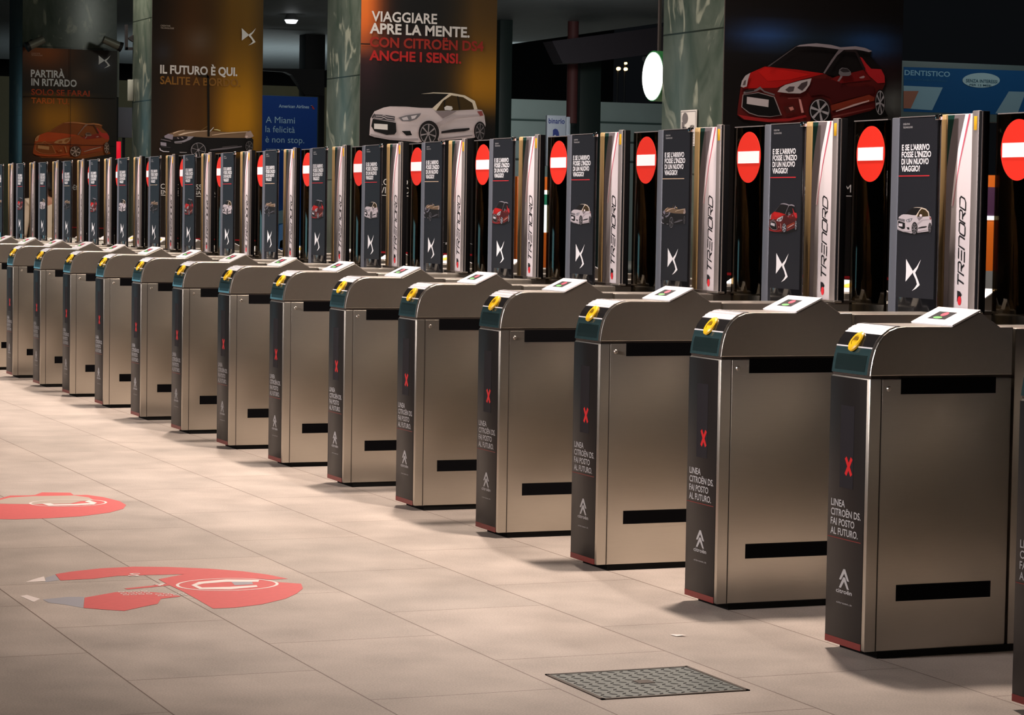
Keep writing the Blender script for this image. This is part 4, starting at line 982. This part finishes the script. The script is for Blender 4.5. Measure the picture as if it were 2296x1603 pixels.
for pl in ([(282, 55), (287, 55), (287, 112), (282, 112)], [(287, 86), (299, 78), (299, 94)], [(282, 106), (298, 106), (298, 112), (282, 112)]):
    q2 = [lb(*p_) for p_ in pl]; n = len(q2); vs = [(0, *p_) for p_ in q2]+[(-.06, *p_) for p_ in q2]
    b.add(vs, [tuple(range(n)), tuple(range(2*n-1, n-1, -1))]+[(i, (i+1) % n, n+(i+1) % n, n+i) for i in range(n)], BLK)
b.build('bracket_arm', t)
# spotlights on the farthest column
SPM = mat('spotlight_shell', lin((120, 120, 108)), .45, .3)
for i, (xa, ya_, xb, yb_, lb_) in enumerate(((66, 103, 98, 88, 'grey tube spotlight on the left above the farthest poster'), (266, 103, 232, 88, 'grey tube spotlight on the right above the farthest poster'))):
    a_ = PX(xa, ya_, -30.25); c_ = PX(xb, yb_, -30.25); m_ = (a_+c_)/2
    t = thing('wall_spotlight', lb_, 'spotlight', tuple(m_), 0, 'spotlights above the farthest poster')
    MB().cyl(tuple(a_-m_), tuple(c_-m_), .062, .055, SPM, 20).build('lamp_tube', t); MB().cyl((-.36, 0, .05), (0, 0, 0), .018, .018, BLK, 8).build('mount_arm', t)
    d_ = (a_-c_).normalized(); MB().cyl(tuple(a_-m_), tuple(a_-m_+d_*.05), .066, .075, BLK, 20).build('lamp_hood', t)

# ------------------------------------------------------------------ person beyond the far gates
def skin(name, verts, edges, m, parent=None, lv=2, root=0):
    me = bpy.data.meshes.new(name); me.from_pydata([v[:3] for v in verts], edges, []); me.materials.append(m)
    o = bpy.data.objects.new(name, me); COL.objects.link(o); o.parent = parent
    sk = o.modifiers.new('skin', 'SKIN'); sk.use_smooth_shade = True
    for i, v in enumerate(verts):
        d_ = me.skin_vertices[0].data[i]; d_.radius = (v[3], v[4] if len(v) > 4 else v[3]); d_.use_root = (i == root)
    s_ = o.modifiers.new('sub', 'SUBSURF'); s_.levels = lv; s_.render_levels = lv
    return o
COAT = mat('beige_coat', lin((214, 200, 180)), .8, bump=.2, bscale=20); TRO = mat('dark_trousers', lin((44, 42, 48)), .8); HAIR = mat('dark_hair', lin((26, 20, 18)), .6); SKN = mat('skin', lin((190, 140, 115)), .5)
pp = PX(98, 450, -27.0)
t = thing('person', 'person in a beige coat with dark hair, back turned, beyond the far gates', 'person', (pp.x, pp.y, 0), math.radians(90))
skin('body', [(0, 0, .93, .13, .10), (0, 0, 1.15, .13, .09), (0, 0, 1.38, .15, .09), (0, 0, 1.48, .055), (0, .01, 1.56, .075), (0, .01, 1.66, .08),
  (.19, 0, 1.40, .06), (.23, .01, 1.14, .042), (.24, .06, .92, .03), (.245, .08, .84, .028), (-.19, 0, 1.40, .06), (-.23, .01, 1.14, .042), (-.24, .06, .92, .03), (-.245, .08, .84, .028),
  (.09, 0, .86, .085), (.10, 0, .48, .06), (.10, -.01, .09, .045), (.10, .12, .04, .04), (-.09, 0, .86, .085), (-.10, .02, .48, .06), (-.10, 0, .09, .045), (-.10, .14, .04, .04)],
  [(0, 1), (1, 2), (2, 3), (3, 4), (4, 5), (2, 6), (6, 7), (7, 8), (8, 9), (2, 10), (10, 11), (11, 12), (12, 13), (0, 14), (14, 15), (15, 16), (16, 17), (0, 18), (18, 19), (19, 20), (20, 21)], SKN, t)
skin('coat', [(0, 0, .95, .19, .14), (0, 0, .70, .21, .16), (0, 0, 1.18, .17, .12), (0, 0, 1.40, .19, .12), (0, 0, 1.47, .08), (.21, 0, 1.39, .078), (.25, .01, 1.13, .062), (.255, .06, .92, .05), (-.21, 0, 1.39, .078), (-.25, .01, 1.13, .062), (-.255, .06, .92, .05)],
  [(0, 1), (0, 2), (2, 3), (3, 4), (3, 5), (5, 6), (6, 7), (3, 8), (8, 9), (9, 10)], COAT, t)
skin('trousers', [(0, 0, .90, .14, .11), (.095, 0, .80, .10), (.10, 0, .48, .078), (.10, 0, .10, .062), (-.095, 0, .80, .10), (-.10, .02, .48, .078), (-.10, 0, .10, .062)], [(0, 1), (1, 2), (2, 3), (0, 4), (4, 5), (5, 6)], TRO, t)
skin('hair', [(0, -.02, 1.66, .105, .105), (0, -.035, 1.56, .09, .07), (0, 0, 1.71, .07)], [(0, 1), (0, 2)], HAIR, t)
for o in list(SC.objects):
    if o.name.startswith('t.') : bpy.data.objects.remove(o)
